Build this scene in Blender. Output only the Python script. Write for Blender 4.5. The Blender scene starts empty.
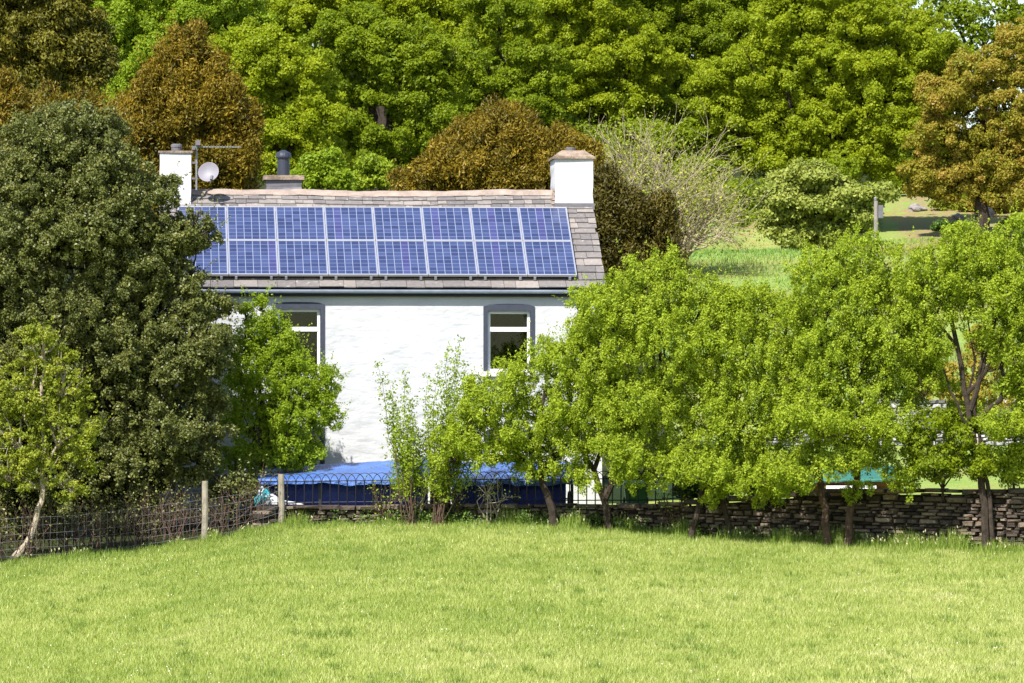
import bpy, math, random
import numpy as np
from mathutils import Vector, Matrix

random.seed(11)
rng = np.random.default_rng(11)
S = bpy.context.scene
COL = S.collection
F = 5300.0          # focal length in pixels of the 1024 px wide frame
HY = 430.0          # pixel row of the horizon
ZC = 2.0            # eye height above the datum


def P(px, py, Y):
    return np.array([(px - 512.0) * Y / F, Y, ZC + (HY - py) * Y / F])


# ------------------------------------------------------------------ materials
def new_mat(name):
    m = bpy.data.materials.new(name)
    m.use_nodes = True
    nt = m.node_tree
    for n in list(nt.nodes):
        nt.nodes.remove(n)
    out = nt.nodes.new('ShaderNodeOutputMaterial')
    return m, nt, out


def N(nt, t, **kw):
    n = nt.nodes.new(t)
    for k, v in kw.items():
        setattr(n, k, v)
    return n


def ramp(nt, fac, stops, interp='LINEAR'):
    r = N(nt, 'ShaderNodeValToRGB')
    cr = r.color_ramp
    cr.interpolation = interp
    while len(cr.elements) < len(stops):
        cr.elements.new(0.5)
    for e, (p, c) in zip(cr.elements, stops):
        e.position = p
        e.color = (c[0], c[1], c[2], 1)
    nt.links.new(fac, r.inputs[0])
    return r.outputs[0]


def noise(nt, scale, detail=4, rough=0.55, vec=None, dist=0.0):
    n = N(nt, 'ShaderNodeTexNoise')
    n.inputs['Scale'].default_value = scale
    n.inputs['Detail'].default_value = detail
    n.inputs['Roughness'].default_value = rough
    n.inputs['Distortion'].default_value = dist
    if vec is not None:
        nt.links.new(vec, n.inputs['Vector'])
    return n.outputs['Fac']


def objcoord(nt, sc=(1, 1, 1)):
    t = N(nt, 'ShaderNodeTexCoord')
    m = N(nt, 'ShaderNodeMapping')
    m.inputs['Scale'].default_value = sc
    nt.links.new(t.outputs['Object'], m.inputs['Vector'])
    return m.outputs['Vector']


def math_n(nt, op, a, b=None, clamp=False):
    m = N(nt, 'ShaderNodeMath', operation=op)
    m.use_clamp = clamp
    for i, v in enumerate((a, b)):
        if v is None:
            continue
        if isinstance(v, (int, float)):
            m.inputs[i].default_value = v
        else:
            nt.links.new(v, m.inputs[i])
    return m.outputs[0]


def mixc(nt, fac, a, b, mode='MIX'):
    m = N(nt, 'ShaderNodeMix', data_type='RGBA', blend_type=mode)
    for sock, v in ((m.inputs[0], fac), (m.inputs[6], a), (m.inputs[7], b)):
        if isinstance(v, (int, float)):
            sock.default_value = v
        elif isinstance(v, tuple):
            sock.default_value = (v[0], v[1], v[2], 1)
        else:
            nt.links.new(v, sock)
    return m.outputs[2]


def bsdf(nt, out, color, rough=0.8, spec=0.3, metal=0.0, bump=None, bstr=0.4, bdist=0.02):
    b = N(nt, 'ShaderNodeBsdfPrincipled')
    if isinstance(color, tuple):
        b.inputs['Base Color'].default_value = (color[0], color[1], color[2], 1)
    else:
        nt.links.new(color, b.inputs['Base Color'])
    b.inputs['Roughness'].default_value = rough
    b.inputs['Specular IOR Level'].default_value = spec
    b.inputs['Metallic'].default_value = metal
    if bump is not None:
        bn = N(nt, 'ShaderNodeBump')
        bn.inputs['Strength'].default_value = bstr
        bn.inputs['Distance'].default_value = bdist
        nt.links.new(bump, bn.inputs['Height'])
        nt.links.new(bn.outputs[0], b.inputs['Normal'])
    nt.links.new(b.outputs[0], out.inputs[0])
    return b


def simple(name, c, rough=0.7, spec=0.3, metal=0.0, var=0.25, scale=6.0, bstr=0.3, bdist=0.01):
    """a plain coloured material with worn, mottled variation"""
    m, nt, out = new_mat(name)
    v = objcoord(nt)
    n = noise(nt, scale, 6, 0.65, v)
    lo = tuple(x * (1 - var) for x in c)
    hi = tuple(min(1, x * (1 + var)) for x in c)
    col = ramp(nt, n, [(0.3, lo), (0.7, hi)])
    bsdf(nt, out, col, rough, spec, metal, bump=noise(nt, scale * 6, 4, 0.6, v), bstr=bstr, bdist=bdist)
    return m


def leaf_mat(name, stops, transl=0.3, rough=0.55, spec=0.25, tcol=None):
    m, nt, out = new_mat(name)
    a = N(nt, 'ShaderNodeAttribute', attribute_name='rnd')
    col = ramp(nt, a.outputs['Fac'], stops)
    b = N(nt, 'ShaderNodeBsdfPrincipled')
    nt.links.new(col, b.inputs['Base Color'])
    b.inputs['Roughness'].default_value = rough
    b.inputs['Specular IOR Level'].default_value = spec
    t = N(nt, 'ShaderNodeBsdfTranslucent')
    tc = mixc(nt, 1.0, col, tcol or (1.0, 1.0, 0.45), 'MULTIPLY')
    nt.links.new(tc, t.inputs[0])
    mx = N(nt, 'ShaderNodeMixShader')
    mx.inputs[0].default_value = transl
    nt.links.new(b.outputs[0], mx.inputs[1])
    nt.links.new(t.outputs[0], mx.inputs[2])
    nt.links.new(mx.outputs[0], out.inputs[0])
    return m


def rnd_mat(name, stops, rough=0.85, spec=0.2, nscale=18.0, namt=0.35, bstr=0.5, bdist=0.015, patches=None):
    """per-piece colour (slates, stones) with grain; patches = (scale, colour, threshold) adds lichen"""
    m, nt, out = new_mat(name)
    a = N(nt, 'ShaderNodeAttribute', attribute_name='rnd')
    col = ramp(nt, a.outputs['Fac'], stops)
    v = objcoord(nt)
    n = noise(nt, nscale, 6, 0.7, v)
    g = ramp(nt, n, [(0.25, (1 - namt,) * 3), (0.75, (1 + namt,) * 3)])
    col = mixc(nt, 1.0, col, g, 'MULTIPLY')
    if patches:
        sc, pc, th = patches
        pn = noise(nt, sc, 5, 0.6, v)
        pf = ramp(nt, pn, [(th, (0, 0, 0)), (th + 0.08, (1, 1, 1))])
        col = mixc(nt, pf, col, pc)
    bsdf(nt, out, col, rough, spec, bump=n, bstr=bstr, bdist=bdist)
    return m


# ------------------------------------------------------------------ mesh helpers
def link(name, me, mat, parent=None, smooth=False):
    o = bpy.data.objects.new(name, me)
    COL.objects.link(o)
    if mat is not None:
        me.materials.append(mat)
    if parent is not None:
        o.parent = parent
    if smooth:
        me.polygons.foreach_set('use_smooth', np.ones(len(me.polygons), bool))
    return o


def np_mesh(name, verts, nper, rnd=None):
    """mesh of separate n-gons, each nper consecutive vertices"""
    verts = np.asarray(verts, np.float32).reshape(-1, 3)
    nv = len(verts)
    nf = nv // nper
    me = bpy.data.meshes.new(name)
    me.vertices.add(nv)
    me.vertices.foreach_set('co', verts.ravel())
    me.loops.add(nv)
    me.loops.foreach_set('vertex_index', np.arange(nv, dtype=np.int32))
    me.polygons.add(nf)
    me.polygons.foreach_set('loop_start', np.arange(0, nv, nper, dtype=np.int32))
    me.update(calc_edges=True)
    if rnd is not None:
        at = me.attributes.new('rnd', 'FLOAT', 'FACE')
        at.data.foreach_set('value', np.asarray(rnd, np.float32))
    return me


class MB:
    """collects simple shapes into one mesh"""
    def __init__(self):
        self.v = []
        self.f = []
        self.r = []
        self.uv = None

    def add(self, verts, faces, rnd=0.5):
        b = len(self.v)
        self.v.extend([tuple(float(q) for q in p) for p in verts])
        for f in faces:
            self.f.append(tuple(b + i for i in f))
            self.r.append(rnd)

    def box(self, x0, x1, y0, y1, z0, z1, rnd=0.5, M=None, taper=0.0):
        t = taper
        vs = [(x0, y0, z0), (x1, y0, z0), (x1, y1, z0), (x0, y1, z0),
              (x0 + t, y0 + t, z1), (x1 - t, y0 + t, z1), (x1 - t, y1 - t, z1), (x0 + t, y1 - t, z1)]
        if M is not None:
            vs = [M @ Vector(p) for p in vs]
        self.add(vs, [(0, 3, 2, 1), (4, 5, 6, 7), (0, 1, 5, 4), (1, 2, 6, 5), (2, 3, 7, 6), (3, 0, 4, 7)], rnd)

    def tube(self, pts, rad, n=6, rnd=0.5, cap=True):
        pts = [np.asarray(p, float) for p in pts]
        if not hasattr(rad, '__len__'):
            rad = [rad] * len(pts)
        vs = []
        up = None
        for i, p in enumerate(pts):
            d = pts[min(i + 1, len(pts) - 1)] - pts[max(i - 1, 0)]
            d = d / (np.linalg.norm(d) + 1e-9)
            if up is None:
                a = np.array([1.0, 0, 0]) if abs(d[0]) < 0.8 else np.array([0, 1.0, 0])
            else:
                a = up
            u = a - d * np.dot(a, d)
            u /= np.linalg.norm(u) + 1e-9
            w = np.cross(d, u)
            up = u
            for k in range(n):
                t = 2 * math.pi * k / n
                vs.append(p + rad[i] * (math.cos(t) * u + math.sin(t) * w))
        fs = []
        for i in range(len(pts) - 1):
            for k in range(n):
                a, b = i * n + k, i * n + (k + 1) % n
                fs.append((a, b, b + n, a + n))
        if cap:
            fs.append(tuple(range(n))[::-1])
            fs.append(tuple(range((len(pts) - 1) * n, len(pts) * n)))
        self.add(vs, fs, rnd)

    def lathe(self, c, prof, n=16, rnd=0.5, M=None):
        """prof: list of (radius, z) turned about the z axis through c"""
        vs = []
        for r, z in prof:
            for k in range(n):
                t = 2 * math.pi * k / n
                p = Vector((r * math.cos(t), r * math.sin(t), z))
                if M is not None:
                    p = M @ p
                vs.append((c[0] + p.x, c[1] + p.y, c[2] + p.z))
        fs = []
        for i in range(len(prof) - 1):
            for k in range(n):
                a, b = i * n + k, i * n + (k + 1) % n
                fs.append((a, b, b + n, a + n))
        fs.append(tuple(range(n))[::-1])
        fs.append(tuple(range((len(prof) - 1) * n, len(prof) * n)))
        self.add(vs, fs, rnd)

    def build(self, name, mat, parent=None, smooth=False):
        me = bpy.data.meshes.new(name)
        me.from_pydata(self.v, [], self.f)
        me.update()
        at = me.attributes.new('rnd', 'FLOAT', 'FACE')
        at.data.foreach_set('value', np.asarray(self.r, np.float32))
        return link(name, me, mat, parent, smooth)


def tag(o, label=None, cat=None, group=None, kind=None):
    if label:
        o['label'] = label
    if cat:
        o['category'] = cat
    if group:
        o['group'] = group
    if kind:
        o['kind'] = kind
    return o


def empty(name, loc, label, cat, group=None, rz=0.0):
    o = bpy.data.objects.new(name, None)
    COL.objects.link(o)
    o.location = tuple(float(q) for q in loc)
    o.rotation_euler = (0, 0, rz)
    o.empty_display_size = 0.2
    tag(o, label, cat, group)
    return o


def keep(o, parent):
    """parent o to a thing while its mesh stays in world coordinates"""
    o.parent = parent
    o.matrix_parent_inverse = Matrix.LocRotScale(parent.location, parent.rotation_euler, None).inverted()
    return o


# ------------------------------------------------------------------ ground
def lerp(x, xs, ys):
    return np.interp(x, xs, ys)


EX = [-30, -12.0, -9.4, -5.8, -4.6, -2.0, 1.7, 5.0, 10.0, 13.0, 30]      # world x of the field edge
EY = [96, 98.0, 99.0, 102.3, 103.8, 104.0, 103.6, 102.8, 101.2, 100.4, 97]
EPX = [-60, 0, 0, 204, 277, 400, 600, 760, 1024, 1100, 1400]


def edgeY(x):
    return lerp(x, EX, EY)


def edge_px(x):
    return 512 + F * x / edgeY(x)


def edge_z(x):
    py = lerp(edge_px(x), [-200, 0, 100, 204, 280, 420, 520, 600, 700, 860, 1024, 1300], [585, 567, 557, 545, 528, 526, 527, 531, 540, 549, 555, 560])
    return ZC + (HY - py) * edgeY(x) / F


def smooth(a):
    a = np.clip(a, 0, 1)
    return a * a * (3 - 2 * a)


def vnoise(x, y, s, seed=0):
    """cheap smooth noise in [-1,1]"""
    r = np.random.default_rng(100 + seed)
    v = 0
    for k in range(5):
        a, b, c = r.uniform(-1, 1, 3)
        v = v + np.sin((x * a * 2.2 + y * b * 2.2) / s + c * 9 + 1.3 * np.sin((x * b - y * a) / s))
    return v / 3.2


def ground_z(x, y):
    x = np.asarray(x, float)
    y = np.asarray(y, float)
    e = edgeY(x)
    d = y - e
    ez = edge_z(x)
    near = np.clip(-d, 0, 42)
    zf = ez - 0.04 * near + 0.03 * vnoise(x, y, 2.5, 1) * smooth(near / 3)
    hill = lerp(y, [100, 104, 108, 113, 118, 125, 150, 200, 240, 262, 285, 330, 400, 700, 1500],
                [0.42, 0.45, 0.48, 0.55, 0.95, 1.3, 3.9, 8.2, 10.7, 11.7, 14.9, 18.4, 23.5, 40, 60])
    hill = hill + 0.25 * vnoise(x, y, 6, 2) * smooth((y - 120) / 30) + 0.8 * vnoise(x, y, 22, 3) * smooth((y - 150) / 60)
    # the grassy bank with its bare crest, and the tan bank to its right
    bx = 512 + F * x / y
    hill = hill + 1.5 * np.exp(-((y - 236) / 6.5) ** 2) * smooth((bx - 690) / 25) * smooth((835 - bx) / 30) * (1 + 0.35 * np.sin(bx / 11.0))
    leftside = smooth((-4.4 - x) / 0.6)
    hill = hill * (1 - leftside) + np.where(y < 118, np.minimum(hill, ez + 0.06 * np.maximum(d, 0) + 0.1), hill) * leftside
    t = smooth((d - 0.05) / 0.25)
    return zf * (1 - t) + hill * t


# ------------------------------------------------------------------ common materials
M = {}


def build_materials():
    # ---- ground
    m, nt, out = new_mat('ground_cover')
    g = N(nt, 'ShaderNodeNewGeometry')
    sep = N(nt, 'ShaderNodeSeparateXYZ')
    nt.links.new(g.outputs['Position'], sep.inputs[0])
    pos = g.outputs['Position']
    n1 = noise(nt, 0.35, 5, 0.6, pos)
    n2 = noise(nt, 2.2, 5, 0.65, pos)
    n3 = noise(nt, 14.0, 4, 0.7, pos)
    fieldc = ramp(nt, math_n(nt, 'ADD', math_n(nt, 'MULTIPLY', n1, 0.45), math_n(nt, 'MULTIPLY', n2, 0.55)),
                  [(0.36, (0.17, 0.23, 0.03)), (0.5, (0.28, 0.33, 0.07)), (0.64, (0.40, 0.40, 0.14))])
    fieldc = mixc(nt, 0.6, fieldc, ramp(nt, n3, [(0.3, (0.5, 0.55, 0.4)), (0.7, (1.35, 1.3, 1.25))]), 'MULTIPLY')
    hillc = ramp(nt, math_n(nt, 'ADD', math_n(nt, 'MULTIPLY', n2, 0.5), math_n(nt, 'MULTIPLY', noise(nt, 0.16, 5, 0.7, pos), 0.5)),
                 [(0.36, (0.15, 0.25, 0.05)), (0.48, (0.21, 0.29, 0.07)), (0.57, (0.25, 0.235, 0.075)), (0.68, (0.24, 0.17, 0.08))])
    hillc = mixc(nt, 0.6, hillc, ramp(nt, n3, [(0.3, (0.55, 0.55, 0.5)), (0.7, (1.3, 1.3, 1.25))]), 'MULTIPLY')
    soil = ramp(nt, n2, [(0.35, (0.19, 0.11, 0.065)), (0.65, (0.29, 0.20, 0.125))])
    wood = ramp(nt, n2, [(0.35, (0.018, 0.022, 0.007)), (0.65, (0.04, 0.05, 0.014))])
    hillmask = ramp(nt, math_n(nt, 'DIVIDE', math_n(nt, 'SUBTRACT', sep.outputs['Y'], 104.6), 12.0), [(0.0, (0, 0, 0)), (1.0, (1, 1, 1))])
    col = mixc(nt, hillmask, fieldc, hillc)
    # bare crest of the bank: an attribute marks where the turf is gone
    at = N(nt, 'ShaderNodeAttribute', attribute_name='bare')
    bf = ramp(nt, math_n(nt, 'ADD', at.outputs['Fac'], math_n(nt, 'MULTIPLY', math_n(nt, 'SUBTRACT', n2, 0.5), 1.2)), [(0.42, (0, 0, 0)), (0.62, (1, 1, 1))])
    col = mixc(nt, bf, col, soil)
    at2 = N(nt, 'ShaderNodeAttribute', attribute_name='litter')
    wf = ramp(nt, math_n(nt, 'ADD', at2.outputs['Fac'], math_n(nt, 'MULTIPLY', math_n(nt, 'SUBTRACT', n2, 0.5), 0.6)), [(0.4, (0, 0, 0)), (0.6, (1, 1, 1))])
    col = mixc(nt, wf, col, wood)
    bsdf(nt, out, col, 0.95, 0.1, bump=n3, bstr=0.6, bdist=0.08)
    M['ground'] = m

    # ---- white limewashed rubble wall
    m, nt, out = new_mat('white_limewash')
    v = objcoord(nt, (1.0, 1.0, 2.2))
    v1 = objcoord(nt)
    a = noise(nt, 2.4, 2.5, 0.5, v, 0.2)
    b = noise(nt, 26, 4, 0.7, v1)
    h = math_n(nt, 'ADD', math_n(nt, 'MULTIPLY', a, 1.0), math_n(nt, 'MULTIPLY', b, 0.12))
    c = ramp(nt, noise(nt, 1.1, 6, 0.65, v), [(0.3, (0.40, 0.41, 0.43)), (0.62, (0.49, 0.495, 0.51))])
    st = ramp(nt, noise(nt, 7.0, 6, 0.7, v1), [(0.66, (0, 0, 0)), (0.78, (1, 1, 1))])
    c = mixc(nt, math_n(nt, 'MULTIPLY', st, 0.25), c, (0.33, 0.32, 0.29))
    dr = ramp(nt, noise(nt, 1.0, 5, 0.7, objcoord(nt, (5.0, 5.0, 0.45))), [(0.55, (0, 0, 0)), (0.72, (1, 1, 1))])
    c = mixc(nt, math_n(nt, 'MULTIPLY', dr, 0.16), c, (0.30, 0.30, 0.27))
    bsdf(nt, out, c, 0.9, 0.15, bump=h, bstr=0.5, bdist=0.06)
    M['white'] = m
    # chimney: same paint, more lichen
    m, nt, out = new_mat('chimney_limewash')
    v1 = objcoord(nt)
    c = ramp(nt, noise(nt, 2.5, 6, 0.7, v1), [(0.3, (0.43, 0.43, 0.45)), (0.6, (0.53, 0.53, 0.545))])
    st = ramp(nt, noise(nt, 5.0, 6, 0.75, v1), [(0.58, (0, 0, 0)), (0.7, (1, 1, 1))])
    c = mixc(nt, math_n(nt, 'MULTIPLY', st, 0.7), c, (0.36, 0.33, 0.27))
    bsdf(nt, out, c, 0.9, 0.15, bump=noise(nt, 6, 6, 0.65, v1), bstr=0.5, bdist=0.03)
    M['chim'] = m

    M['slate'] = rnd_mat('roof_slate', [(0.0, (0.115, 0.106, 0.106)), (0.4, (0.152, 0.138, 0.134)), (0.75, (0.185, 0.165, 0.155)), (1.0, (0.24, 0.213, 0.195))],
                         0.75, 0.3, 11, 0.25, 0.5, 0.01, patches=(9.0, (0.36, 0.33, 0.28), 0.62))
    M['ridge'] = simple('ridge_mortar', (0.28, 0.222, 0.19), 0.9, 0.15, var=0.28, scale=4, bstr=0.6, bdist=0.03)
    M['cap'] = simple('lichened_mortar', (0.235, 0.18, 0.14), 0.95, 0.1, var=0.55, scale=5, bstr=0.7, bdist=0.03)
    M['lead'] = simple('grey_lead', (0.12, 0.115, 0.13), 0.6, 0.4, var=0.25)
    M['flue'] = simple('dark_flue_metal', (0.025, 0.028, 0.045), 0.45, 0.5, var=0.2)
    M['fascia'] = simple('dark_timber', (0.018, 0.018, 0.026), 0.6, 0.3, var=0.2)
    M['gutter'] = simple('blue_grey_gutter', (0.27, 0.31, 0.40), 0.4, 0.5, var=0.15)
    M['surround'] = simple('slate_blue_paint', (0.034, 0.040, 0.060), 0.6, 0.35, var=0.18, scale=9)
    M['frame'] = simple('white_gloss_paint', (0.78, 0.78, 0.80), 0.35, 0.5, var=0.04, bstr=0.05)
    M['sill'] = simple('painted_sill', (0.68, 0.68, 0.68), 0.7, 0.3, var=0.12)
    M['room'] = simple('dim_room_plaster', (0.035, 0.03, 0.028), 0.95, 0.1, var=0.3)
    m, nt, out = new_mat('window_glass')
    gl = N(nt, 'ShaderNodeBsdfGlossy')
    gl.inputs['Roughness'].default_value = 0.02
    gl.inputs['Color'].default_value = (0.50, 0.58, 0.48, 1)
    tr = N(nt, 'ShaderNodeBsdfTransparent')
    tr.inputs[0].default_value = (0.75, 0.8, 0.78, 1)
    fr = N(nt, 'ShaderNodeFresnel')
    fr.inputs[0].default_value = 1.5
    nz = noise(nt, 1.3, 2, 0.5, objcoord(nt))
    bn = N(nt, 'ShaderNodeBump')
    bn.inputs['Strength'].default_value = 0.05
    nt.links.new(nz, bn.inputs['Height'])
    nt.links.new(bn.outputs[0], gl.inputs['Normal'])
    mx = N(nt, 'ShaderNodeMixShader')
    nt.links.new(fr.outputs[0], mx.inputs[0])
    nt.links.new(tr.outputs[0], mx.inputs[1])
    nt.links.new(gl.outputs[0], mx.inputs[2])
    nt.links.new(mx.outputs[0], out.inputs[0])
    M['glass'] = m

    # ---- solar cells: uv counts cells, 6 x 9
    m, nt, out = new_mat('solar_cells')
    uvn = N(nt, 'ShaderNodeUVMap')
    sp = N(nt, 'ShaderNodeSeparateXYZ')
    nt.links.new(uvn.outputs[0], sp.inputs[0])

    def gridline(s, w):
        f = math_n(nt, 'FRACT', s)
        d = math_n(nt, 'ABSOLUTE', math_n(nt, 'SUBTRACT', f, 0.5))
        return math_n(nt, 'GREATER_THAN', d, 0.5 - w)
    ln = math_n(nt, 'MAXIMUM', gridline(sp.outputs['X'], 0.040), gridline(sp.outputs['Y'], 0.028))
    oi = N(nt, 'ShaderNodeObjectInfo')
    fl = N(nt, 'ShaderNodeVectorMath', operation='FLOOR')
    nt.links.new(uvn.outputs[0], fl.inputs[0])
    ad = N(nt, 'ShaderNodeVectorMath', operation='ADD')
    nt.links.new(fl.outputs[0], ad.inputs[0])
    nt.links.new(oi.outputs['Location'], ad.inputs[1])
    wn = N(nt, 'ShaderNodeTexWhiteNoise', noise_dimensions='3D')
    nt.links.new(ad.outputs[0], wn.inputs[0])
    xt = noise(nt, 2.2, 3, 0.7, uvn.outputs[0])
    cv = math_n(nt, 'ADD', math_n(nt, 'MULTIPLY', wn.outputs[0], 0.6), math_n(nt, 'MULTIPLY', xt, 0.4))
    cc = ramp(nt, cv, [(0.1, (0.020, 0.029, 0.080)), (0.5, (0.030, 0.043, 0.110)), (0.8, (0.043, 0.060, 0.142)), (0.93, (0.045, 0.043, 0.100))])
    # a column of violet cells here and there
    cx = N(nt, 'ShaderNodeCombineXYZ')
    nt.links.new(math_n(nt, 'FLOOR', sp.outputs['X']), cx.inputs[0])
    ad2 = N(nt, 'ShaderNodeVectorMath', operation='ADD')
    nt.links.new(cx.outputs[0], ad2.inputs[0])
    nt.links.new(oi.outputs['Location'], ad2.inputs[1])
    wn2 = N(nt, 'ShaderNodeTexWhiteNoise', noise_dimensions='3D')
    nt.links.new(ad2.outputs[0], wn2.inputs[0])
    vio = math_n(nt, 'MULTIPLY', math_n(nt, 'GREATER_THAN', wn2.outputs[0], 0.90), 0.25)
    cc = mixc(nt, vio, cc, (0.075, 0.05, 0.20))
    cc = mixc(nt, ln, cc, (0.20, 0.22, 0.31))
    bsdf(nt, out, cc, 0.22, 0.5)
    M['cells'] = m
    M['alu'] = simple('bright_aluminium', (0.33, 0.34, 0.38), 0.4, 0.5, 0.25, var=0.05, bstr=0.05)

    # ---- stones
    M['stone'] = rnd_mat('drystone', [(0.0, (0.03, 0.024, 0.02)), (0.4, (0.078, 0.060, 0.048)), (0.75, (0.135, 0.103, 0.078)), (1.0, (0.23, 0.18, 0.135))],
                         0.95, 0.15, 14, 0.4, 0.8, 0.03, patches=(7.0, (0.22, 0.21, 0.165), 0.66))
    M['greystone'] = rnd_mat('grey_rubble', [(0.0, (0.13, 0.125, 0.13)), (0.5, (0.25, 0.24, 0.245)), (1.0, (0.42, 0.40, 0.40))], 0.95, 0.15, 12, 0.4, 0.8, 0.03)
    M['core'] = simple('earth_core', (0.03, 0.025, 0.02), 0.95, 0.1)
    M['rock'] = simple('pale_boulder', (0.27, 0.245, 0.235), 0.95, 0.15, var=0.35, scale=5, bstr=0.9, bdist=0.08)

    # ---- bark
    def bark(name, c):
        return simple(name, c, 0.95, 0.1, var=0.45, scale=9, bstr=0.9, bdist=0.02)
    M['bark'] = bark('dark_bark', (0.048, 0.037, 0.029))
    M['bark_red'] = bark('reddish_bark', (0.085, 0.055, 0.04))
    M['bark_pale'] = bark('pale_bark', (0.34, 0.28, 0.21))
    M['bark_bare'] = bark('bleached_twigs', (0.38, 0.31, 0.215))
    M['post'] = simple('weathered_post', (0.25, 0.22, 0.17), 0.9, 0.15, var=0.3, scale=8)
    M['wire'] = simple('galvanised_wire', (0.22, 0.22, 0.22), 0.5, 0.4, 0.3, var=0.1)
    M['iron'] = simple('black_iron', (0.012, 0.013, 0.02), 0.5, 0.4, var=0.2)
    M['pole'] = simple('grey_pole', (0.22, 0.20, 0.18), 0.9, 0.15, var=0.25, scale=5)
    M['dish'] = simple('grey_dish', (0.20, 0.19, 0.22), 0.5, 0.3, var=0.12)
    M['tarp'] = simple('blue_tarpaulin', (0.052, 0.125, 0.37), 0.45, 0.45, var=0.3, scale=2.2, bstr=0.9, bdist=0.06)
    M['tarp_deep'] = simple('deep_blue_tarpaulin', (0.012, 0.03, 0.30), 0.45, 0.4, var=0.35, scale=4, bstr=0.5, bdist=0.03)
    M['teal'] = simple('teal_plastic', (0.03, 0.30, 0.38), 0.4, 0.5, var=0.15)
    M['green_tarp'] = simple('sea_green_sheet', (0.022, 0.125, 0.095), 0.6, 0.4, var=0.15, scale=3)
    M['sheet'] = simple('white_plastic', (0.78, 0.78, 0.80), 0.5, 0.4, var=0.05)
    M['timber'] = simple('brown_timber', (0.16, 0.10, 0.065), 0.85, 0.2, var=0.3, scale=6)
    M['board'] = simple('pale_board', (0.60, 0.47, 0.36), 0.85, 0.2, var=0.2, scale=6)
    M['redboard'] = simple('red_brown_board', (0.20, 0.085, 0.065), 0.85, 0.2, var=0.3, scale=6)
    M['bin'] = simple('green_plastic', (0.045, 0.16, 0.06), 0.45, 0.4, var=0.1)
    M['rubber'] = simple('black_rubber', (0.02, 0.02, 0.02), 0.7, 0.3)

    # ---- leaves
    M['l_haw'] = leaf_mat('bright_hawthorn_leaves', [(0, (0.125, 0.18, 0.012)), (0.4, (0.285, 0.375, 0.024)), (0.75, (0.40, 0.485, 0.04)), (1, (0.55, 0.60, 0.09))], 0.48)
    M['l_bright'] = leaf_mat('fresh_green_leaves', [(0, (0.15, 0.225, 0.014)), (0.5, (0.27, 0.375, 0.022)), (1, (0.39, 0.48, 0.04))], 0.52)
    M['l_yel'] = leaf_mat('yellow_green_leaves', [(0, (0.10, 0.14, 0.010)), (0.5, (0.22, 0.26, 0.02)), (1, (0.40, 0.40, 0.05))], 0.34)
    M['l_holly'] = leaf_mat('glossy_holly_leaves', [(0, (0.05, 0.056, 0.013)), (0.5, (0.115, 0.132, 0.027)), (0.85, (0.20, 0.205, 0.05)), (1, (0.27, 0.265, 0.09))], 0.24, 0.48, 0.4)
    M['l_oak'] = leaf_mat('spring_oak_leaves', [(0, (0.17, 0.215, 0.008)), (0.45, (0.295, 0.365, 0.013)), (0.8, (0.385, 0.44, 0.02)), (1, (0.49, 0.51, 0.035))], 0.54)
    M['l_syc'] = leaf_mat('sycamore_leaves', [(0, (0.12, 0.17, 0.007)), (0.5, (0.215, 0.29, 0.011)), (1, (0.345, 0.405, 0.017))], 0.54)
    M['l_rust'] = leaf_mat('bronze_oak_leaves', [(0, (0.16, 0.19, 0.015)), (0.4, (0.29, 0.275, 0.028)), (0.68, (0.38, 0.28, 0.045)), (1, (0.50, 0.34, 0.10))], 0.48)
    M['l_yew'] = leaf_mat('russet_yew_leaves', [(0, (0.055, 0.052, 0.006)), (0.5, (0.165, 0.122, 0.009)), (0.85, (0.30, 0.20, 0.012)), (1, (0.40, 0.29, 0.02))], 0.28)
    M['l_yewdark'] = leaf_mat('dark_yew_leaves', [(0, (0.025, 0.025, 0.004)), (0.5, (0.07, 0.057, 0.007)), (0.85, (0.135, 0.105, 0.010)), (1, (0.21, 0.165, 0.02))], 0.18)
    M['l_cyp'] = leaf_mat('olive_conifer_leaves', [(0, (0.04, 0.045, 0.006)), (0.5, (0.12, 0.115, 0.012)), (0.85, (0.22, 0.19, 0.016)), (1, (0.31, 0.24, 0.025))], 0.22)
    M['l_pale'] = leaf_mat('pale_hawthorn_leaves', [(0, (0.14, 0.18, 0.03)), (0.5, (0.25, 0.29, 0.045)), (1, (0.37, 0.39, 0.10))], 0.3)
    M['l_nettle'] = leaf_mat('nettle_leaves', [(0, (0.04, 0.09, 0.012)), (0.6, (0.09, 0.17, 0.02)), (1, (0.2, 0.26, 0.06))], 0.25)
    # ---- grass blades
    M['grass'] = leaf_mat('meadow_grass_blades', [(0, (0.14, 0.225, 0.028)), (0.45, (0.295, 0.36, 0.080)), (0.8, (0.425, 0.455, 0.15)), (1, (0.60, 0.57, 0.32))], 0.35, 0.5, 0.3)
    M['daisy'] = leaf_mat('pale_petals', [(0, (0.5, 0.5, 0.38)), (1, (0.72, 0.72, 0.66))], 0.3)
    M['longgrass'] = leaf_mat('long_grass_blades', [(0, (0.10, 0.19, 0.02)), (0.5, (0.24, 0.335, 0.05)), (0.85, (0.37, 0.43, 0.10)), (1, (0.52, 0.47, 0.29))], 0.35, 0.5, 0.3)


# ------------------------------------------------------------------ foliage
def unit(a):
    return a / (np.linalg.norm(a, axis=-1, keepdims=True) + 1e-9)


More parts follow.
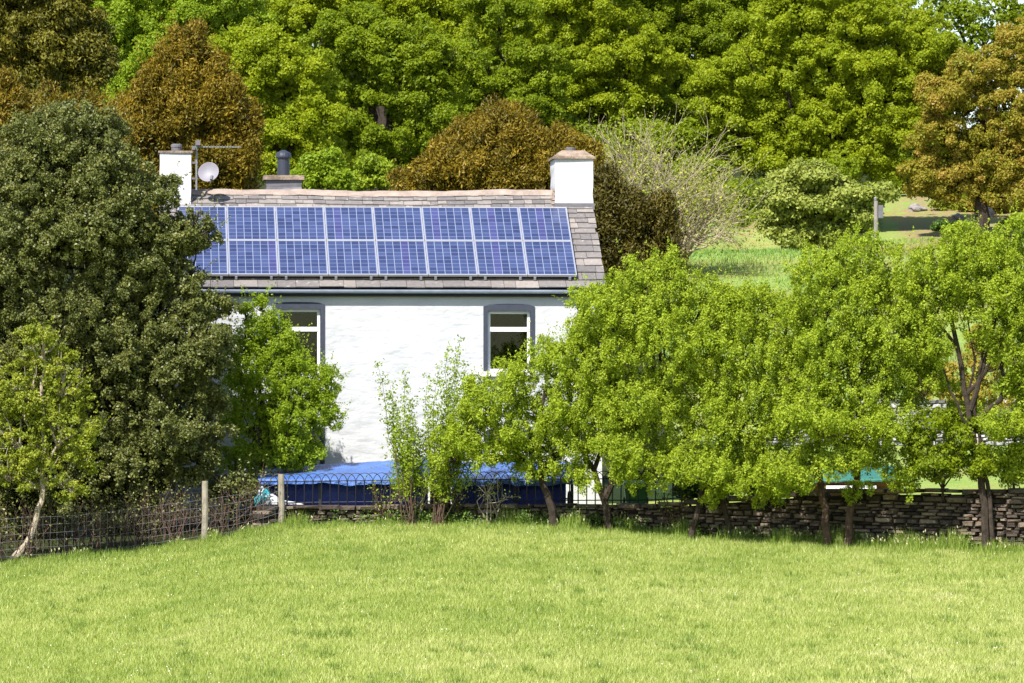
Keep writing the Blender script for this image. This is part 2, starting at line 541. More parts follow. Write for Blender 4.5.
def leaf_quads(pos, nrm, L, W, along=None):
    n = len(pos)
    r = rng.normal(size=(n, 3))
    if along is not None:
        r = r * 0.5 + along
    t = unit(r - nrm * np.sum(r * nrm, 1, keepdims=True))
    b = np.cross(nrm, t)
    L = L[:, None]
    W = W[:, None]
    v = np.empty((n, 4, 3), np.float32)
    v[:, 0] = pos - t * L * 0.5
    v[:, 1] = pos + b * W * 0.5 + t * L * 0.05 - nrm * W * 0.18
    v[:, 2] = pos + t * L * 0.5
    v[:, 3] = pos - b * W * 0.5 + t * L * 0.05 - nrm * W * 0.18
    return v


def crown(name, lobes, mat, leaf, puff, cover=1.7, aspect=0.6, flat=0.75, back=0.35, fill=0.8, spread=0.35,
          upbias=0.5, spiky=0.0, along=None, gaps=0.0, bottom=0.35, sub=5, subflat=0.8, shoots=0, shoot_len=0.35, nrand=0.8, warp=0.22, inner=0.0):
    """lobes: list of (centre, radii) in metres -> one mesh of leaf-sized faces gathered in clumps"""
    Cs, Os, Rs, Vs = [], [], [], []
    if sub:
        ex = []
        for c, r in lobes:
            r = np.maximum(np.asarray(r) - 0.5 * puff, 0.45 * np.asarray(r))
            ex.append((c, r * 0.74))
            dd = unit(rng.normal(size=(sub, 3)) + np.array([0, -0.35, 0.15]))
            for d in dd:
                k = rng.uniform(0.36, 0.60)
                rr = np.array([r[0], r[1], r[2]])
                g = (rr[0] * rr[1] * rr[2]) ** (1 / 3) * k
                ex.append((c + d * rr * (1.06 - k * 0.6) * rng.uniform(0.9, 1.1), np.array([g * 1.12, g * 1.12, g * subflat])))
        lobes = ex
    cen = np.array([l[0] for l in lobes], float)
    rad = np.array([l[1] for l in lobes], float)
    fl_v, fl_r = [], []
    la = leaf * leaf * aspect * 0.5
    for i in range(len(lobes)):
        c, r = cen[i], rad[i]
        re = (r[0] * r[1] * r[2]) ** (1 / 3)
        area = 4 * math.pi * re * re
        n = int(area / (math.pi * puff * puff) * 1.5) + 6
        d = unit(rng.normal(size=(n, 3)))
        f = rng.uniform(0.80 - inner, 1.10, (n, 1)) + spiky * rng.random((n, 1)) ** 4
        p = c + d * r * f
        keep = np.ones(n, bool)
        for j in range(len(lobes)):
            if j != i:
                q = (p - cen[j]) / rad[j]
                keep &= (np.sum(q * q, 1) > 0.55)
        keep &= ~((d[:, 1] > 0.25) & (rng.random(n) > back))
        keep &= ~((d[:, 2] < -0.45) & (rng.random(n) > bottom))
        keep &= rng.random(n) >= gaps
        p, d = p[keep], d[keep]
        Cs.append(p)
        Os.append(unit(d / r))
        Rs.append(puff * np.clip(rng.lognormal(-0.12, 0.38, len(p)), 0.4, 1.7))
        # inner, coarser leaves close the heart of the crown
        nf = int(area * fill / (la * 4))
        d2 = unit(rng.normal(size=(nf, 3)))
        p2 = c + d2 * r * rng.uniform(0.5, 0.8, (nf, 1))
        k2 = ~((d2[:, 1] > 0.4) & (rng.random(nf) > back))
        p2 = p2[k2]
        if len(p2):
            nn = unit(d2[k2] + 0.8 * rng.normal(size=p2.shape))
            s = leaf * 2 * rng.uniform(0.7, 1.2, len(p2))
            fl_v.append(leaf_quads(p2, nn, s, s * aspect))
            fl_r.append(rng.uniform(0.0, 0.6, len(p2)))
    C, O, R = np.concatenate(Cs), np.concatenate(Os), np.concatenate(Rs)
    if warp:
        # uneven outline: the clumps drift with a coarse wave through the crown
        sc = float(np.median(rad)) * 1.5
        ph = rng.uniform(0, 6.28, (4, 3))
        C = C + warp * sc * 0.5 * (np.sin(C[:, [1, 2, 0]] * 2.6 / sc + ph[0]) * np.sin(C[:, [2, 0, 1]] * 1.7 / sc + ph[1]) + 0.6 * np.sin(C[:, [2, 0, 1]] * 5.3 / sc + ph[2]))
    tone = np.clip(rng.normal(0.5, 0.17, len(C)), 0, 1)
    cnt = np.maximum(4, (cover * 2 * math.pi * R * R / la * rng.uniform(0.7, 1.2, len(C))).astype(int))
    idx = np.repeat(np.arange(len(C)), cnt)
    n = len(idx)
    d = unit(rng.normal(size=(n, 3)) + 0.75 * unit(O[idx] + np.array([0, 0, upbias])))
    rr = rng.uniform(0.35, 1.0, (n, 1)) ** 0.6
    pos = C[idx] + d * R[idx][:, None] * rr * np.array([1, 1, flat]) + rng.normal(size=(n, 3)) * leaf * spread
    nrm = unit(d + np.array([0, 0, 0.35]) + nrand * rng.normal(size=(n, 3)))
    s = leaf * rng.uniform(0.6, 1.35, n)
    al = None
    if along is not None:
        al = O[idx] * 0.8 + np.array(along)
    q = leaf_quads(pos, nrm, s, s * aspect, al)
    rn = np.clip(0.6 * tone[idx] + 0.4 * rng.random(n), 0, 1)
    if shoots:
        up = np.where((O[:, 2] > -0.25) & (rng.random(len(C)) < shoots))[0]
        for k in up:
            dv = unit(O[k] * 0.9 + np.array([0, 0, 0.7]) + rng.normal(size=3) * 0.25)
            Ls = shoot_len * rng.uniform(0.5, 1.3)
            m = int(14 * Ls / shoot_len) + 4
            tt = rng.random(m)
            pp = C[k] + dv * (R[k] * 0.6 + Ls * tt[:, None]) + rng.normal(size=(m, 3)) * leaf * 0.7 * (1.15 - tt[:, None])
            ss = leaf * rng.uniform(0.6, 1.1, m)
            fl_v.append(leaf_quads(pp, unit(rng.normal(size=(m, 3)) + np.array([0, -.3, .4])), ss, ss * aspect))
            fl_r.append(np.clip(0.35 + 0.5 * rng.random(m), 0, 1))
    if fl_v:
        q = np.concatenate([q] + fl_v)
        rn = np.concatenate([rn] + fl_r)
    return np_mesh(name, q, 4, rn)


def wander(a, b, n=5, amp=0.1, sag=0.0):
    a = np.asarray(a, float)
    b = np.asarray(b, float)
    L = np.linalg.norm(b - a)
    pts = []
    for i in range(n + 1):
        t = i / n
        p = a + (b - a) * t
        if 0 < i < n:
            p = p + rng.normal(size=3) * amp * L * 0.35
        p[2] += sag * L * math.sin(math.pi * t)
        pts.append(p)
    return pts


def lob(Y, items, depth=0.85):
    out = []
    for it in items:
        px, py, rx, ry = it[:4]
        dy = it[4] if len(it) > 4 else 0.0
        y = Y + dy
        c = P(px, py, y)
        s = y / F
        out.append((c, np.array([rx * s, depth * s * (rx + ry) * 0.5, ry * s])))
    return out


def tree(name, label, cat, Y, items, mat, leaf, puff, base=None, trunk_r=0.12, barkmat='bark', group=None,
         stems=None, twigs=5, depth=0.85, fork=0.45, **kw):
    """thing: trunk (with limbs) + crown"""
    lobes = lob(Y, items, depth)
    if base is None:
        mx = sum(i[0] for i in items) / len(items)
        bx, by = (mx - 512) * Y / F, Y
        base_p = np.array([bx, by, float(ground_z(bx, by)) - 0.1])
    else:
        bx = (base[0] - 512) * (Y + base[1]) / F
        base_p = np.array([bx, Y + base[1], float(ground_z(bx, Y + base[1])) - 0.1])
    root = empty(name, base_p, label, cat, group)
    mb = MB()
    cen = np.mean([l[0] for l in lobes], axis=0)
    if stems:
        for st in stems:            # explicit stems: pixel polylines with radii
            pts = [P(q[0], q[1], Y + (q[2] if len(q) > 2 else 0)) for q in st[0]]
            if st[1] and len(st) > 2:
                pts[0] = np.array([pts[0][0], pts[0][1], float(ground_z(pts[0][0], pts[0][1])) - 0.05])
            # resample with a little wander
            pp = [pts[0]]
            for a, b in zip(pts[:-1], pts[1:]):
                pp += wander(a, b, 3, 0.08)[1:]
            r0 = st[1]
            mb.tube(pp, list(np.linspace(r0, r0 * 0.35, len(pp))), 7)
    else:
        top = base_p + (cen - base_p) * fork
        pp = wander(base_p, top, 4, 0.06)
        mb.tube(pp, list(np.linspace(trunk_r * 1.25, trunk_r * 0.8, len(pp))), 8)
        for c, r in lobes:
            e = c + np.array([0, 0, 0.35 * r[2]])
            pl = wander(top, e, 5, 0.1, 0.06)
            mb.tube(pl, list(np.linspace(trunk_r * 0.6, trunk_r * 0.12, len(pl))), 6)
    for c, r in lobes:
        for k in range(twigs):
            d = unit(rng.normal(size=3) + np.array([0, -0.4, 0.5]))
            pl = wander(c - np.array([0, 0, 0.5 * r[2]]), c + d * r * 0.92, 4, 0.12)
            mb.tube(pl, list(np.linspace(max(0.012, trunk_r * 0.2), max(0.005, trunk_r * 0.04), len(pl))), 4, cap=False)
    keep(mb.build('trunk', M[barkmat]), root)
    me = crown('crown', lobes, mat, leaf, puff, **kw)
    keep(link('crown', me, M[mat]), root)
    return root


def branching(mb, p, d, L, r, level, tips, spreadv=0.5, lift=0.12, n=3):
    p = np.asarray(p, float)
    pts = [p]
    dd = np.asarray(d, float)
    for i in range(4):
        dd = unit(dd + rng.normal(size=3) * 0.14 + np.array([0, 0, lift * 0.3]))
        pts.append(pts[-1] + dd * L / 4)
    mb.tube(pts, list(np.linspace(r, r * 0.5, 5)), 4 if level < 2 else 5, rnd=rng.random(), cap=False)
    if level == 0:
        tips.append(pts[-1])
        tips.append(pts[2])
        return
    for k in range(n):
        q = pts[2 + (k % 3)]
        nd = unit(dd + rng.normal(size=3) * spreadv + np.array([0, 0, lift]))
        branching(mb, q, nd, L * rng.uniform(0.55, 0.8), r * 0.5, level - 1, tips, spreadv, lift, n)


def leaves_at(name, tips, mat, leaf, per, scatter, aspect=0.6):
    t = np.asarray(tips)
    idx = np.repeat(np.arange(len(t)), per)
    pos = t[idx] + rng.normal(size=(len(idx), 3)) * scatter
    nrm = unit(rng.normal(size=pos.shape) + np.array([0, -0.3, 0.5]))
    s = leaf * rng.uniform(0.6, 1.3, len(pos))
    return np_mesh(name, leaf_quads(pos, nrm, s, s * aspect), 4, rng.random(len(pos)))


# ------------------------------------------------------------------ scene parts
def build_ground():
    xs = np.concatenate([np.linspace(-420, -40, 12), np.linspace(-36, -15, 12), np.arange(-14.5, 14.6, 0.35), np.linspace(15, 36, 14), np.linspace(40, 420, 12)])
    offs = np.concatenate([[-130, -105, -80, -60], np.arange(-46, -10, 1.5), np.arange(-10, -0.8, 0.8), [-0.6, -0.4, -0.25, -0.1, 0.05, 0.12, 0.2, 0.3, 0.45, 0.7, 1, 1.5],
                           np.arange(2, 20, 1.0), np.arange(20, 110, 2.0), np.arange(110, 200, 1.5), np.arange(204, 330, 8), [360, 420, 520, 700, 1000, 1400]])
    X = np.repeat(xs[None, :], len(offs), 0)
    Yg = edgeY(X) + offs[:, None]
    far = smooth((offs - 10) / 40)[:, None]
    Yg = Yg * (1 - far) + (103 + offs[:, None]) * far
    Z = ground_z(X, Yg)
    nx, ny = len(xs), len(offs)
    v = np.stack([X, Yg, Z], -1).reshape(-1, 3)
    fs = [(j * nx + i, j * nx + i + 1, (j + 1) * nx + i + 1, (j + 1) * nx + i) for j in range(ny - 1) for i in range(nx - 1)]
    me = bpy.data.meshes.new('ground')
    me.from_pydata(v.tolist(), [], fs)
    px = 512 + F * v[:, 0] / v[:, 1]
    bank = np.exp(-((v[:, 1] - 238) / 5) ** 2) * smooth((px - 690) / 25) * smooth((850 - px) / 30)
    bank += 0.55 * smooth((px - 870) / 30) * smooth((v[:, 1] - 248) / 10) * smooth((300 - v[:, 1]) / 10)
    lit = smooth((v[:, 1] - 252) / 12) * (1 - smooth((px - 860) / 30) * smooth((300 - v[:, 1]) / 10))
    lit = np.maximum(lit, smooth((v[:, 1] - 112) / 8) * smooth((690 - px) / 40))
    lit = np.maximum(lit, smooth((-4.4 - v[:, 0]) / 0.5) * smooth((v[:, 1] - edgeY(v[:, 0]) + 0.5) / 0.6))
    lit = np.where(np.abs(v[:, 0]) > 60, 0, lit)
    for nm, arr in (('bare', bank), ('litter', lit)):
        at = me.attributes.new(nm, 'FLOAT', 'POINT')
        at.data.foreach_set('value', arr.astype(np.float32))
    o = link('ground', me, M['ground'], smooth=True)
    tag(o, kind='structure')


def blades(n, xr, dens_fn, h, w, mat, name, label, seedmul=0.0, lean=0.45):
    pass


def build_grass():
    # short sward of the field
    n = 640000
    px = rng.uniform(-190, 1214, n)
    # sample evenly on the ground: choose distance with density ~ Y
    u = rng.random(n)
    Y0, Y1 = 66.0, 104.2
    Y = np.sqrt(Y0 ** 2 + u * (Y1 ** 2 - Y0 ** 2))
    x = (px - 512) * Y / F
    ok = Y < edgeY(x) - 0.03
    x, Y = x[ok], Y[ok]
    n = len(x)
    z = ground_z(x, Y)
    d = edgeY(x) - Y
    patch = vnoise(x, Y * 0.45, 0.55, 7) * 0.5 + vnoise(x, Y * 0.5, 1.9, 8) * 0.6 + vnoise(x, Y * 0.5, 0.3, 17) * 0.35
    tuft = vnoise(x, Y, 0.22, 9)
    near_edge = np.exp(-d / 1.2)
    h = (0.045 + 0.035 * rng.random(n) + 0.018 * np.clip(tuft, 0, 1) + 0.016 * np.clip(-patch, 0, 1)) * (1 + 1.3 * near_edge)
    w = rng.uniform(0.010, 0.022, n)
    az = rng.uniform(0, 2 * np.pi, n)
    ln = rng.uniform(0.15, 0.9, n) * h
    v = np.empty((n, 3, 3), np.float32)
    c, s = np.cos(az), np.sin(az)
    v[:, 0] = np.stack([x - c * w * 0.5, Y - s * w * 0.5, z - 0.005], -1)
    v[:, 1] = np.stack([x + c * w * 0.5, Y + s * w * 0.5, z - 0.005], -1)
    az2 = rng.uniform(0, 2 * np.pi, n)
    v[:, 2] = np.stack([x + np.cos(az2) * ln, Y + np.sin(az2) * ln, z + h], -1)
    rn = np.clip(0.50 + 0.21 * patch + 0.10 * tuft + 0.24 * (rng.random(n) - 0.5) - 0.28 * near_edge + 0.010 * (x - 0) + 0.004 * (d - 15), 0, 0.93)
    straw = rng.random(n) < 0.035
    rn = np.where(straw, rng.uniform(0.93, 1.0, n), rn)
    tc = 280
    k = 70
    tx = rng.uniform(-9.0, 9.8, tc)
    tY = rng.uniform(68, 102, tc)
    tx = tx * tY / 100
    tx, tY = np.repeat(tx, k) + rng.normal(0, 0.07, tc * k), np.repeat(tY, k) + rng.normal(0, 0.10, tc * k)
    sz = np.repeat(rng.uniform(0.5, 1.25, tc), k)
    ok = tY < edgeY(tx) - 0.1
    tx, tY, sz = tx[ok], tY[ok], sz[ok]
    m = len(tx)
    tz = ground_z(tx, tY)
    hh = sz * rng.uniform(0.05, 0.15, m)
    ww = rng.uniform(0.012, 0.024, m)
    a1, a2 = rng.uniform(0, 2 * np.pi, (2, m))
    l2 = rng.uniform(0.1, 0.9, m) * hh
    tv = np.empty((m, 3, 3), np.float32)
    tv[:, 0] = np.stack([tx - np.cos(a1) * ww / 2, tY - np.sin(a1) * ww / 2, tz], -1)
    tv[:, 1] = np.stack([tx + np.cos(a1) * ww / 2, tY + np.sin(a1) * ww / 2, tz], -1)
    tv[:, 2] = np.stack([tx + np.cos(a2) * l2, tY + np.sin(a2) * l2, tz + hh], -1)
    v = np.concatenate([v, tv])
    rn = np.concatenate([rn, np.clip(rng.normal(0.22, 0.15, m), 0, 0.8)])
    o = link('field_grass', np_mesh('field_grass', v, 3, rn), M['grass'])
    tag(o, 'short yellow green grass covering the sloping field in front of the cottage', 'grass', kind='stuff')
    m = 650
    dx_ = rng.uniform(-9.2, 9.8, m)
    dY_ = rng.uniform(67, 103, m)
    dx_ = dx_ * dY_ / 100
    cl = vnoise(dx_, dY_ * 0.5, 0.9, 31)
    ok = (dY_ < edgeY(dx_) - 0.2) & (cl > 0.1)
    dx_, dY_ = dx_[ok], dY_[ok]
    pos = np.stack([dx_, dY_, ground_z(dx_, dY_) + 0.085], -1)
    q = leaf_quads(pos, unit(rng.normal(size=pos.shape) * 0.4 + np.array([0, -0.7, 0.7])), np.full(len(pos), 0.022), np.full(len(pos), 0.02))
    o = link('daisies', np_mesh('daisies', q, 4, rng.random(len(pos))), M['daisy'])
    tag(o, 'tiny pale daisies and clover heads scattered through the field grass', 'flowers', kind='stuff')
    # long grass at the foot of wall and fence
    n = 52000
    px = rng.uniform(-140, 1190, n)
    xx = (px - 512) * 102.5 / F
    dd = np.abs(rng.normal(0, 0.28, n)) + 0.04
    Y = edgeY(xx) - dd
    x = xx
    z = ground_z(x, Y)
    cl = np.clip(0.55 + 0.5 * vnoise(x, Y, 0.35, 12) + 0.35 * vnoise(x, Y, 2.0, 13), 0.1, 1.4)
    cl = cl * np.interp(px, [-40, 100, 280, 420, 520, 1060], [0.5, 0.6, 0.9, 0.9, 1.25, 1.15])
    h = (0.12 + 0.40 * rng.random(n) ** 1.6) * cl * np.exp(-dd * 0.9)
    w = rng.uniform(0.010, 0.020, n)
    az = rng.uniform(0, 2 * np.pi, n)
    ln = rng.uniform(0.05, 0.5, n) * h
    v = np.empty((n, 3, 3), np.float32)
    c, s = np.cos(az), np.sin(az)
    v[:, 0] = np.stack([x - c * w * 0.5, Y - s * w * 0.5, z - 0.01], -1)
    v[:, 1] = np.stack([x + c * w * 0.5, Y + s * w * 0.5, z - 0.01], -1)
    az2 = rng.uniform(0, 2 * np.pi, n)
    tip = np.stack([x + np.cos(az2) * ln, Y + np.sin(az2) * ln, z + h], -1)
    v[:, 2] = tip
    rn = np.clip(rng.normal(0.45, 0.2, n), 0, 0.88)
    # pale seed heads on some of the stalks
    sel = (rng.random(n) < 0.05) & (h > 0.17)
    sp = tip[sel]
    m = len(sp)
    hv = leaf_quads(sp, unit(rng.normal(size=(m, 3)) + np.array([0, -1.0, 0.2])), np.full(m, 0.07), np.full(m, 0.028), np.tile(np.array([0, 0, 2.0]), (m, 1)))
    tri = np.concatenate([hv[:, [0, 1, 2]], hv[:, [0, 2, 3]]])
    v = np.concatenate([v, tri])
    rn = np.concatenate([rn, np.full(2 * m, 1.0)])
    o = link('long_grass', np_mesh('long_grass', v, 3, rn), M['longgrass'])
    tag(o, 'long seeding grass and stalks along the foot of the drystone wall and fence', 'long grass', kind='stuff')


def build_far_grass():
    # rough turf of the bank behind the hedge trees
    n = 80000
    px = rng.uniform(660, 1180, n)
    Y = rng.uniform(150, 262, n)
    x = (px - 512) * Y / F
    z = ground_z(x, Y)
    h = rng.uniform(0.06, 0.22, n) * np.clip(0.6 + 0.6 * vnoise(x, Y, 1.6, 21), 0.15, 1.4)
    w = rng.uniform(0.03, 0.07, n)
    az = rng.uniform(0, 2 * np.pi, n)
    v = np.empty((n, 3, 3), np.float32)
    c, s = np.cos(az), np.sin(az)
    v[:, 0] = np.stack([x - c * w * 0.5, Y - s * w * 0.5, z - 0.01], -1)
    v[:, 1] = np.stack([x + c * w * 0.5, Y + s * w * 0.5, z - 0.01], -1)
    v[:, 2] = np.stack([x + rng.normal(0, 0.05, n), Y + rng.normal(0, 0.05, n), z + h], -1)
    bank = np.exp(-((Y - 238) / 5) ** 2)
    rn = np.clip(0.40 + 0.25 * vnoise(x, Y, 4, 22) + 0.3 * (rng.random(n) - 0.5) + 0.4 * bank + 0.33 * smooth((px - 860) / 30), 0, 1)
    o = link('rough_grass', np_mesh('rough_grass', v, 3, rn), M['roughgrass'])
    tag(o, 'rough green and tan grass on the bank behind the hedge trees', 'grass', kind='stuff')


def stone(mb, c, ax, w, d, h, rn):
    """one wall stone: long axis ax in plan, front towards the field"""
    ax = np.array([ax[0], ax[1], 0.0])
    bk = np.array([-ax[1], ax[0], 0.0])
    vs = []
    for (sy, k) in ((1.0, 1.0), (-0.55, 1.0), (-1.0, 0.72)):
        for (sx, sz) in ((-1, -1), (1, -1), (1, 1), (-1, 1)):
            jx, jz, jy = rng.uniform(-0.13, 0.13, 3)
            vs.append(np.asarray(c) + ax * (sx * k + jx) * w * 0.5 + bk * (sy + jy * 0.7) * d * 0.5 + np.array([0, 0, (sz * (k if k == 1 else 0.66) + jz) * h * 0.5]))
    fs = []
    for L in (0, 4):
        for i in range(4):
            a, b = L + i, L + (i + 1) % 4
            fs.append((a, b, b + 4, a + 4))
    fs += [(3, 2, 1, 0), (8, 9, 10, 11)]
    mb.add(vs, fs, rn)


def build_wall():
    x0, x1 = -4.9, 17.0
    top_px = lambda px: np.interp(px, [250, 420, 600, 650, 780, 850, 1024, 1300], [506, 504, 503, 503, 493, 489, 488, 488])
    root = empty('drystone_wall', (0.0, 103.8, float(ground_z(0, 103.3))), 'long low drystone field wall below the cottage garden, shaded by the hedge trees', 'stone wall')
    mb = MB()
    cope = MB()

    def topz(x):
        Yw = edgeY(x)
        return ZC + (HY - top_px(512 + F * x / Yw)) * Yw / F
    row = 0
    z_rel = -0.08
    hs = []
    while z_rel < 1.6:
        h = random.choice((random.uniform(0.045, 0.08), random.uniform(0.06, 0.13)))
        hs.append((z_rel, h))
        z_rel += h
    for zr, h in hs:
        x = x0 + random.uniform(-0.2, 0)
        while x < x1:
            w = random.uniform(0.14, 0.42) * (1.0 if h > 0.08 else 0.85)
            xm = x + w / 2
            yw = float(edgeY(xm)) + 0.22
            zb = float(edge_z(xm))
            tz = float(topz(xm)) - 0.09
            dx = 0.3
            ax = np.array([dx, float(edgeY(xm + dx / 2) - edgeY(xm - dx / 2))])
            ax /= np.linalg.norm(ax)
            zc = zb + zr + h / 2
            if zc + h * 0.35 < tz:
                stone(mb, (xm, yw + random.uniform(-0.05, 0.03), zc + random.uniform(-0.012, 0.012)), ax, w * 0.97, 0.36, h * 0.95, random.random())
            x += w
    x = x0
    while x < x1:
        w = random.uniform(0.22, 0.55)
        xm = x + w / 2
        yw = float(edgeY(xm)) + 0.2
        h = random.uniform(0.06, 0.11)
        dx = 0.3
        ax = np.array([dx, float(edgeY(xm + dx / 2) - edgeY(xm - dx / 2))])
        ax /= np.linalg.norm(ax)
        stone(cope, (xm, yw, float(topz(xm)) - 0.05 + random.uniform(-0.02, 0.015)), ax, w * 0.97, 0.46, h, random.uniform(0.1, 0.9))
        x += w
    keep(mb.build('stonework', M['stone']), root)
    keep(cope.build('coping', M['stone']), root)
    core = MB()
    xs = np.linspace(x0, x1, 60)
    vs, fs = [], []
    for x in xs:
        yw = float(edgeY(x))
        vs += [(x, yw + 0.12, float(edge_z(x)) - 0.3), (x, yw + 0.12, float(topz(x)) - 0.12), (x, yw + 0.34, float(topz(x)) - 0.12), (x, yw + 0.34, float(edge_z(x)) - 0.3)]
    for i in range(len(xs) - 1):
        for k in range(3):
            a = i * 4 + k
            fs.append((a, a + 4, a + 5, a + 1))
    core.add(vs, fs)
    keep(core.build('wall_core', M['core']), root)
    return topz


def build_grey_wall():
    root = empty('rubble_wall', P(900, 462, 128), 'tall grey rubble wall standing behind the hedge trees at the right', 'stone wall')
    mb = MB()
    Yw = 128.0
    x0, x1 = (770 - 512) * Yw / F, (1110 - 512) * Yw / F
    z0 = ZC + (HY - 466) * Yw / F - 0.2
    zr = 0.0
    while zr < 1.72:
        h = random.uniform(0.07, 0.14)
        x = x0 + random.uniform(-0.2, 0)
        while x < x1:
            w = random.uniform(0.12, 0.36)
            stone(mb, (x + w / 2, Yw + random.uniform(-0.04, 0.03), z0 + zr + h / 2), (1, 0), w * 0.96, 0.4, h * 0.95, random.random())
            x += w
        zr += h
    keep(mb.build('stonework', M['greystone']), root)
    c = MB()
    c.box(x0, x1, Yw + 0.0, Yw + 0.16, z0 - 0.6, z0 + 1.6)
    keep(c.build('wall_core', M['core']), root)


# ------------------------------------------------------------------ cottage
TH = 0.0732
EO = 0.13
H0 = np.array([(386 - 512) * 108.0 / F, 108.0, 0.45])
CT, ST = math.cos(TH), math.sin(TH)


def hl(px, py, ly):
    """cottage-local x, z of the point seen at a pixel in the plane local y = ly"""
    k = (px - 512) / F
    x = (k * (108 + ly * CT) - H0[0] + ly * ST) / (CT - k * ST)
    Yw = 108 + x * ST + ly * CT
    return x, ZC + (HY - py) * Yw / F - H0[2]


def hworld(x, y, z):
    return np.array([H0[0] + x * CT - y * ST, H0[1] + x * ST + y * CT, H0[2] + z])


def build_cottage():
    root = empty('cottage', H0, 'white limewashed cottage with slate roof and three chimneys', 'house', rz=TH)
    xR = hl(602, 288, 0)[0]
    xL = hl(164, 288, 0)[0]
    ze = hl(386, 288, -EO)[1]
    zr = hl(386, 191, 3.6)[1]
    yR = 3.6
    depth = 7.2
    slope = (zr - ze) / (yR + EO)
    plane = lambda y: ze + (y + EO) * slope
    pitch = math.atan(slope)
    wt = plane(0) - 0.14
    # windows (x0,x1,z0,z1) of the opening inside the painted surround
    wins = []
    for (a, b, t, s) in ((276, 321, 308, 377), (487, 531, 310, 373), (276, 321, 432, 490), (487, 531, 436, 490)):
        xa, zt = hl(a, t, 0)
        xb, zs = hl(b, s, 0)
        wins.append((xa, xb, zs, zt))
    # ---- walls with openings
    mb = MB()
    xs = sorted(set([xL, xR] + [w[0] for w in wins] + [w[1] for w in wins]))
    zs = sorted(set([-0.3, wt] + [w[2] for w in wins] + [w[3] for w in wins]))
    for i in range(len(xs) - 1):
        for j in range(len(zs) - 1):
            cx, cz = (xs[i] + xs[i + 1]) / 2, (zs[j] + zs[j + 1]) / 2
            if any(w[0] < cx < w[1] and w[2] < cz < w[3] for w in wins):
                continue
            mb.add([(xs[i], 0, zs[j]), (xs[i + 1], 0, zs[j]), (xs[i + 1], 0, zs[j + 1]), (xs[i], 0, zs[j + 1])], [(0, 1, 2, 3)])
    rv = 0.17
    for (a, b, c, d) in wins:
        mb.add([(a, 0, c), (a, rv, c), (a, rv, d), (a, 0, d)], [(0, 1, 2, 3)])
        mb.add([(b, 0, c), (b, rv, c), (b, rv, d), (b, 0, d)], [(3, 2, 1, 0)])
        mb.add([(a, 0, d), (a, rv, d), (b, rv, d), (b, 0, d)], [(0, 1, 2, 3)])
        mb.add([(a, 0, c), (a, rv, c), (b, rv, c), (b, 0, c)], [(3, 2, 1, 0)])
    # gables and back
    for x, flip in ((xL, 1), (xR, 0)):
        vs = [(x, 0, -0.3), (x, depth, -0.3), (x, depth, wt), (x, yR, zr - 0.12), (x, 0, wt)]
        mb.add(vs, [(4, 3, 2, 1, 0) if flip else (0, 1, 2, 3, 4)])
    mb.add([(xL, depth, -0.3), (xR, depth, -0.3), (xR, depth, wt), (xL, depth, wt)], [(3, 2, 1, 0)])
    mb.build('wall', M['white'], root)
    # dim rooms behind the windows
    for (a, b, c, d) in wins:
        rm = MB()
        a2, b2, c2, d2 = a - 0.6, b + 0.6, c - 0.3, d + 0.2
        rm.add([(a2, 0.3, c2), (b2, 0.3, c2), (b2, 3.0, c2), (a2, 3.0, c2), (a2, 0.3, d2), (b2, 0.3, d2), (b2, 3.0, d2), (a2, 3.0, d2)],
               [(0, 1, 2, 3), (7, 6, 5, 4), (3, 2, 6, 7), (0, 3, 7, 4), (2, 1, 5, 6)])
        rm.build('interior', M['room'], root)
    # ---- windows
    for i, (a, b, c, d) in enumerate(wins):
        s = MB()
        bw = 0.075
        # surround with a slightly cambered head, standing proud of the wall
        arch = 0.05
        n = 8
        prof_in, prof_out = [], []
        for k in range(n + 1):
            t = k / n
            u = 2 * t - 1
            prof_in.append((a + 0.015 + (b - a - 0.03) * t, d - 0.02))
            prof_out.append((a - bw + (b - a + 2 * bw) * t, d + bw + arch * (1 - u ** 4)))
        ring_in = [(a + 0.015, c)] + prof_in + [(b - 0.015, c)]
        ring_out = [(a - bw, c)] + prof_out + [(b + bw, c)]
        m = len(ring_in)
        vs = [(p[0], -0.025, p[1]) for p in ring_in] + [(p[0], -0.025, p[1]) for p in ring_out] + \
             [(p[0], rv - 0.02, p[1]) for p in ring_in] + [(p[0], 0.03, p[1]) for p in ring_out]
        fs = []
        for k in range(m - 1):
            fs.append((k, k + 1, m + k + 1, m + k))
            fs.append((k + 1, k, 2 * m + k, 2 * m + k + 1))
            fs.append((m + k, m + k + 1, 3 * m + k + 1, 3 * m + k))
        s.add(vs, fs)
        w = s.build('window', M['surround'], root)
        f = MB()
        fw = 0.055
        y0, y1 = rv - 0.10, rv - 0.03
        A, B = a + 0.018, b - 0.018
        D = d - 0.022
        C0 = c + 0.03
        zt = D - (D - C0) * 0.30
        f.box(A, A + fw, y0, y1, C0, D)
        f.box(B - fw, B, y0, y1, C0, D)
        f.box(A + fw, B - fw, y0, y1, D - fw, D)
        f.box(A + fw, B - fw, y0, y1, C0, C0 + fw)
        f.box(A + fw, B - fw, y0 - 0.015, y1, zt - 0.045, zt + 0.045)
        f.build('frame', M['frame'], w)
        g = MB()
        g.box(A + fw - 0.005, B - fw + 0.005, y1 - 0.03, y1 - 0.022, C0 + fw - 0.005, D - fw + 0.005)
        g.build('pane', M['glass'], w)
        sl = MB()
        sl.box(a - 0.12, b + 0.12, -0.09, rv - 0.02, c - 0.07, c + 0.028)
        sl.build('sill', M['sill'], w)
    # ---- roof
    xa, xb = hl(163, 288, -EO)[0] - 0.05, hl(607, 288, -EO)[0]
    rb = MB()
    th = 0.10
    vs = []
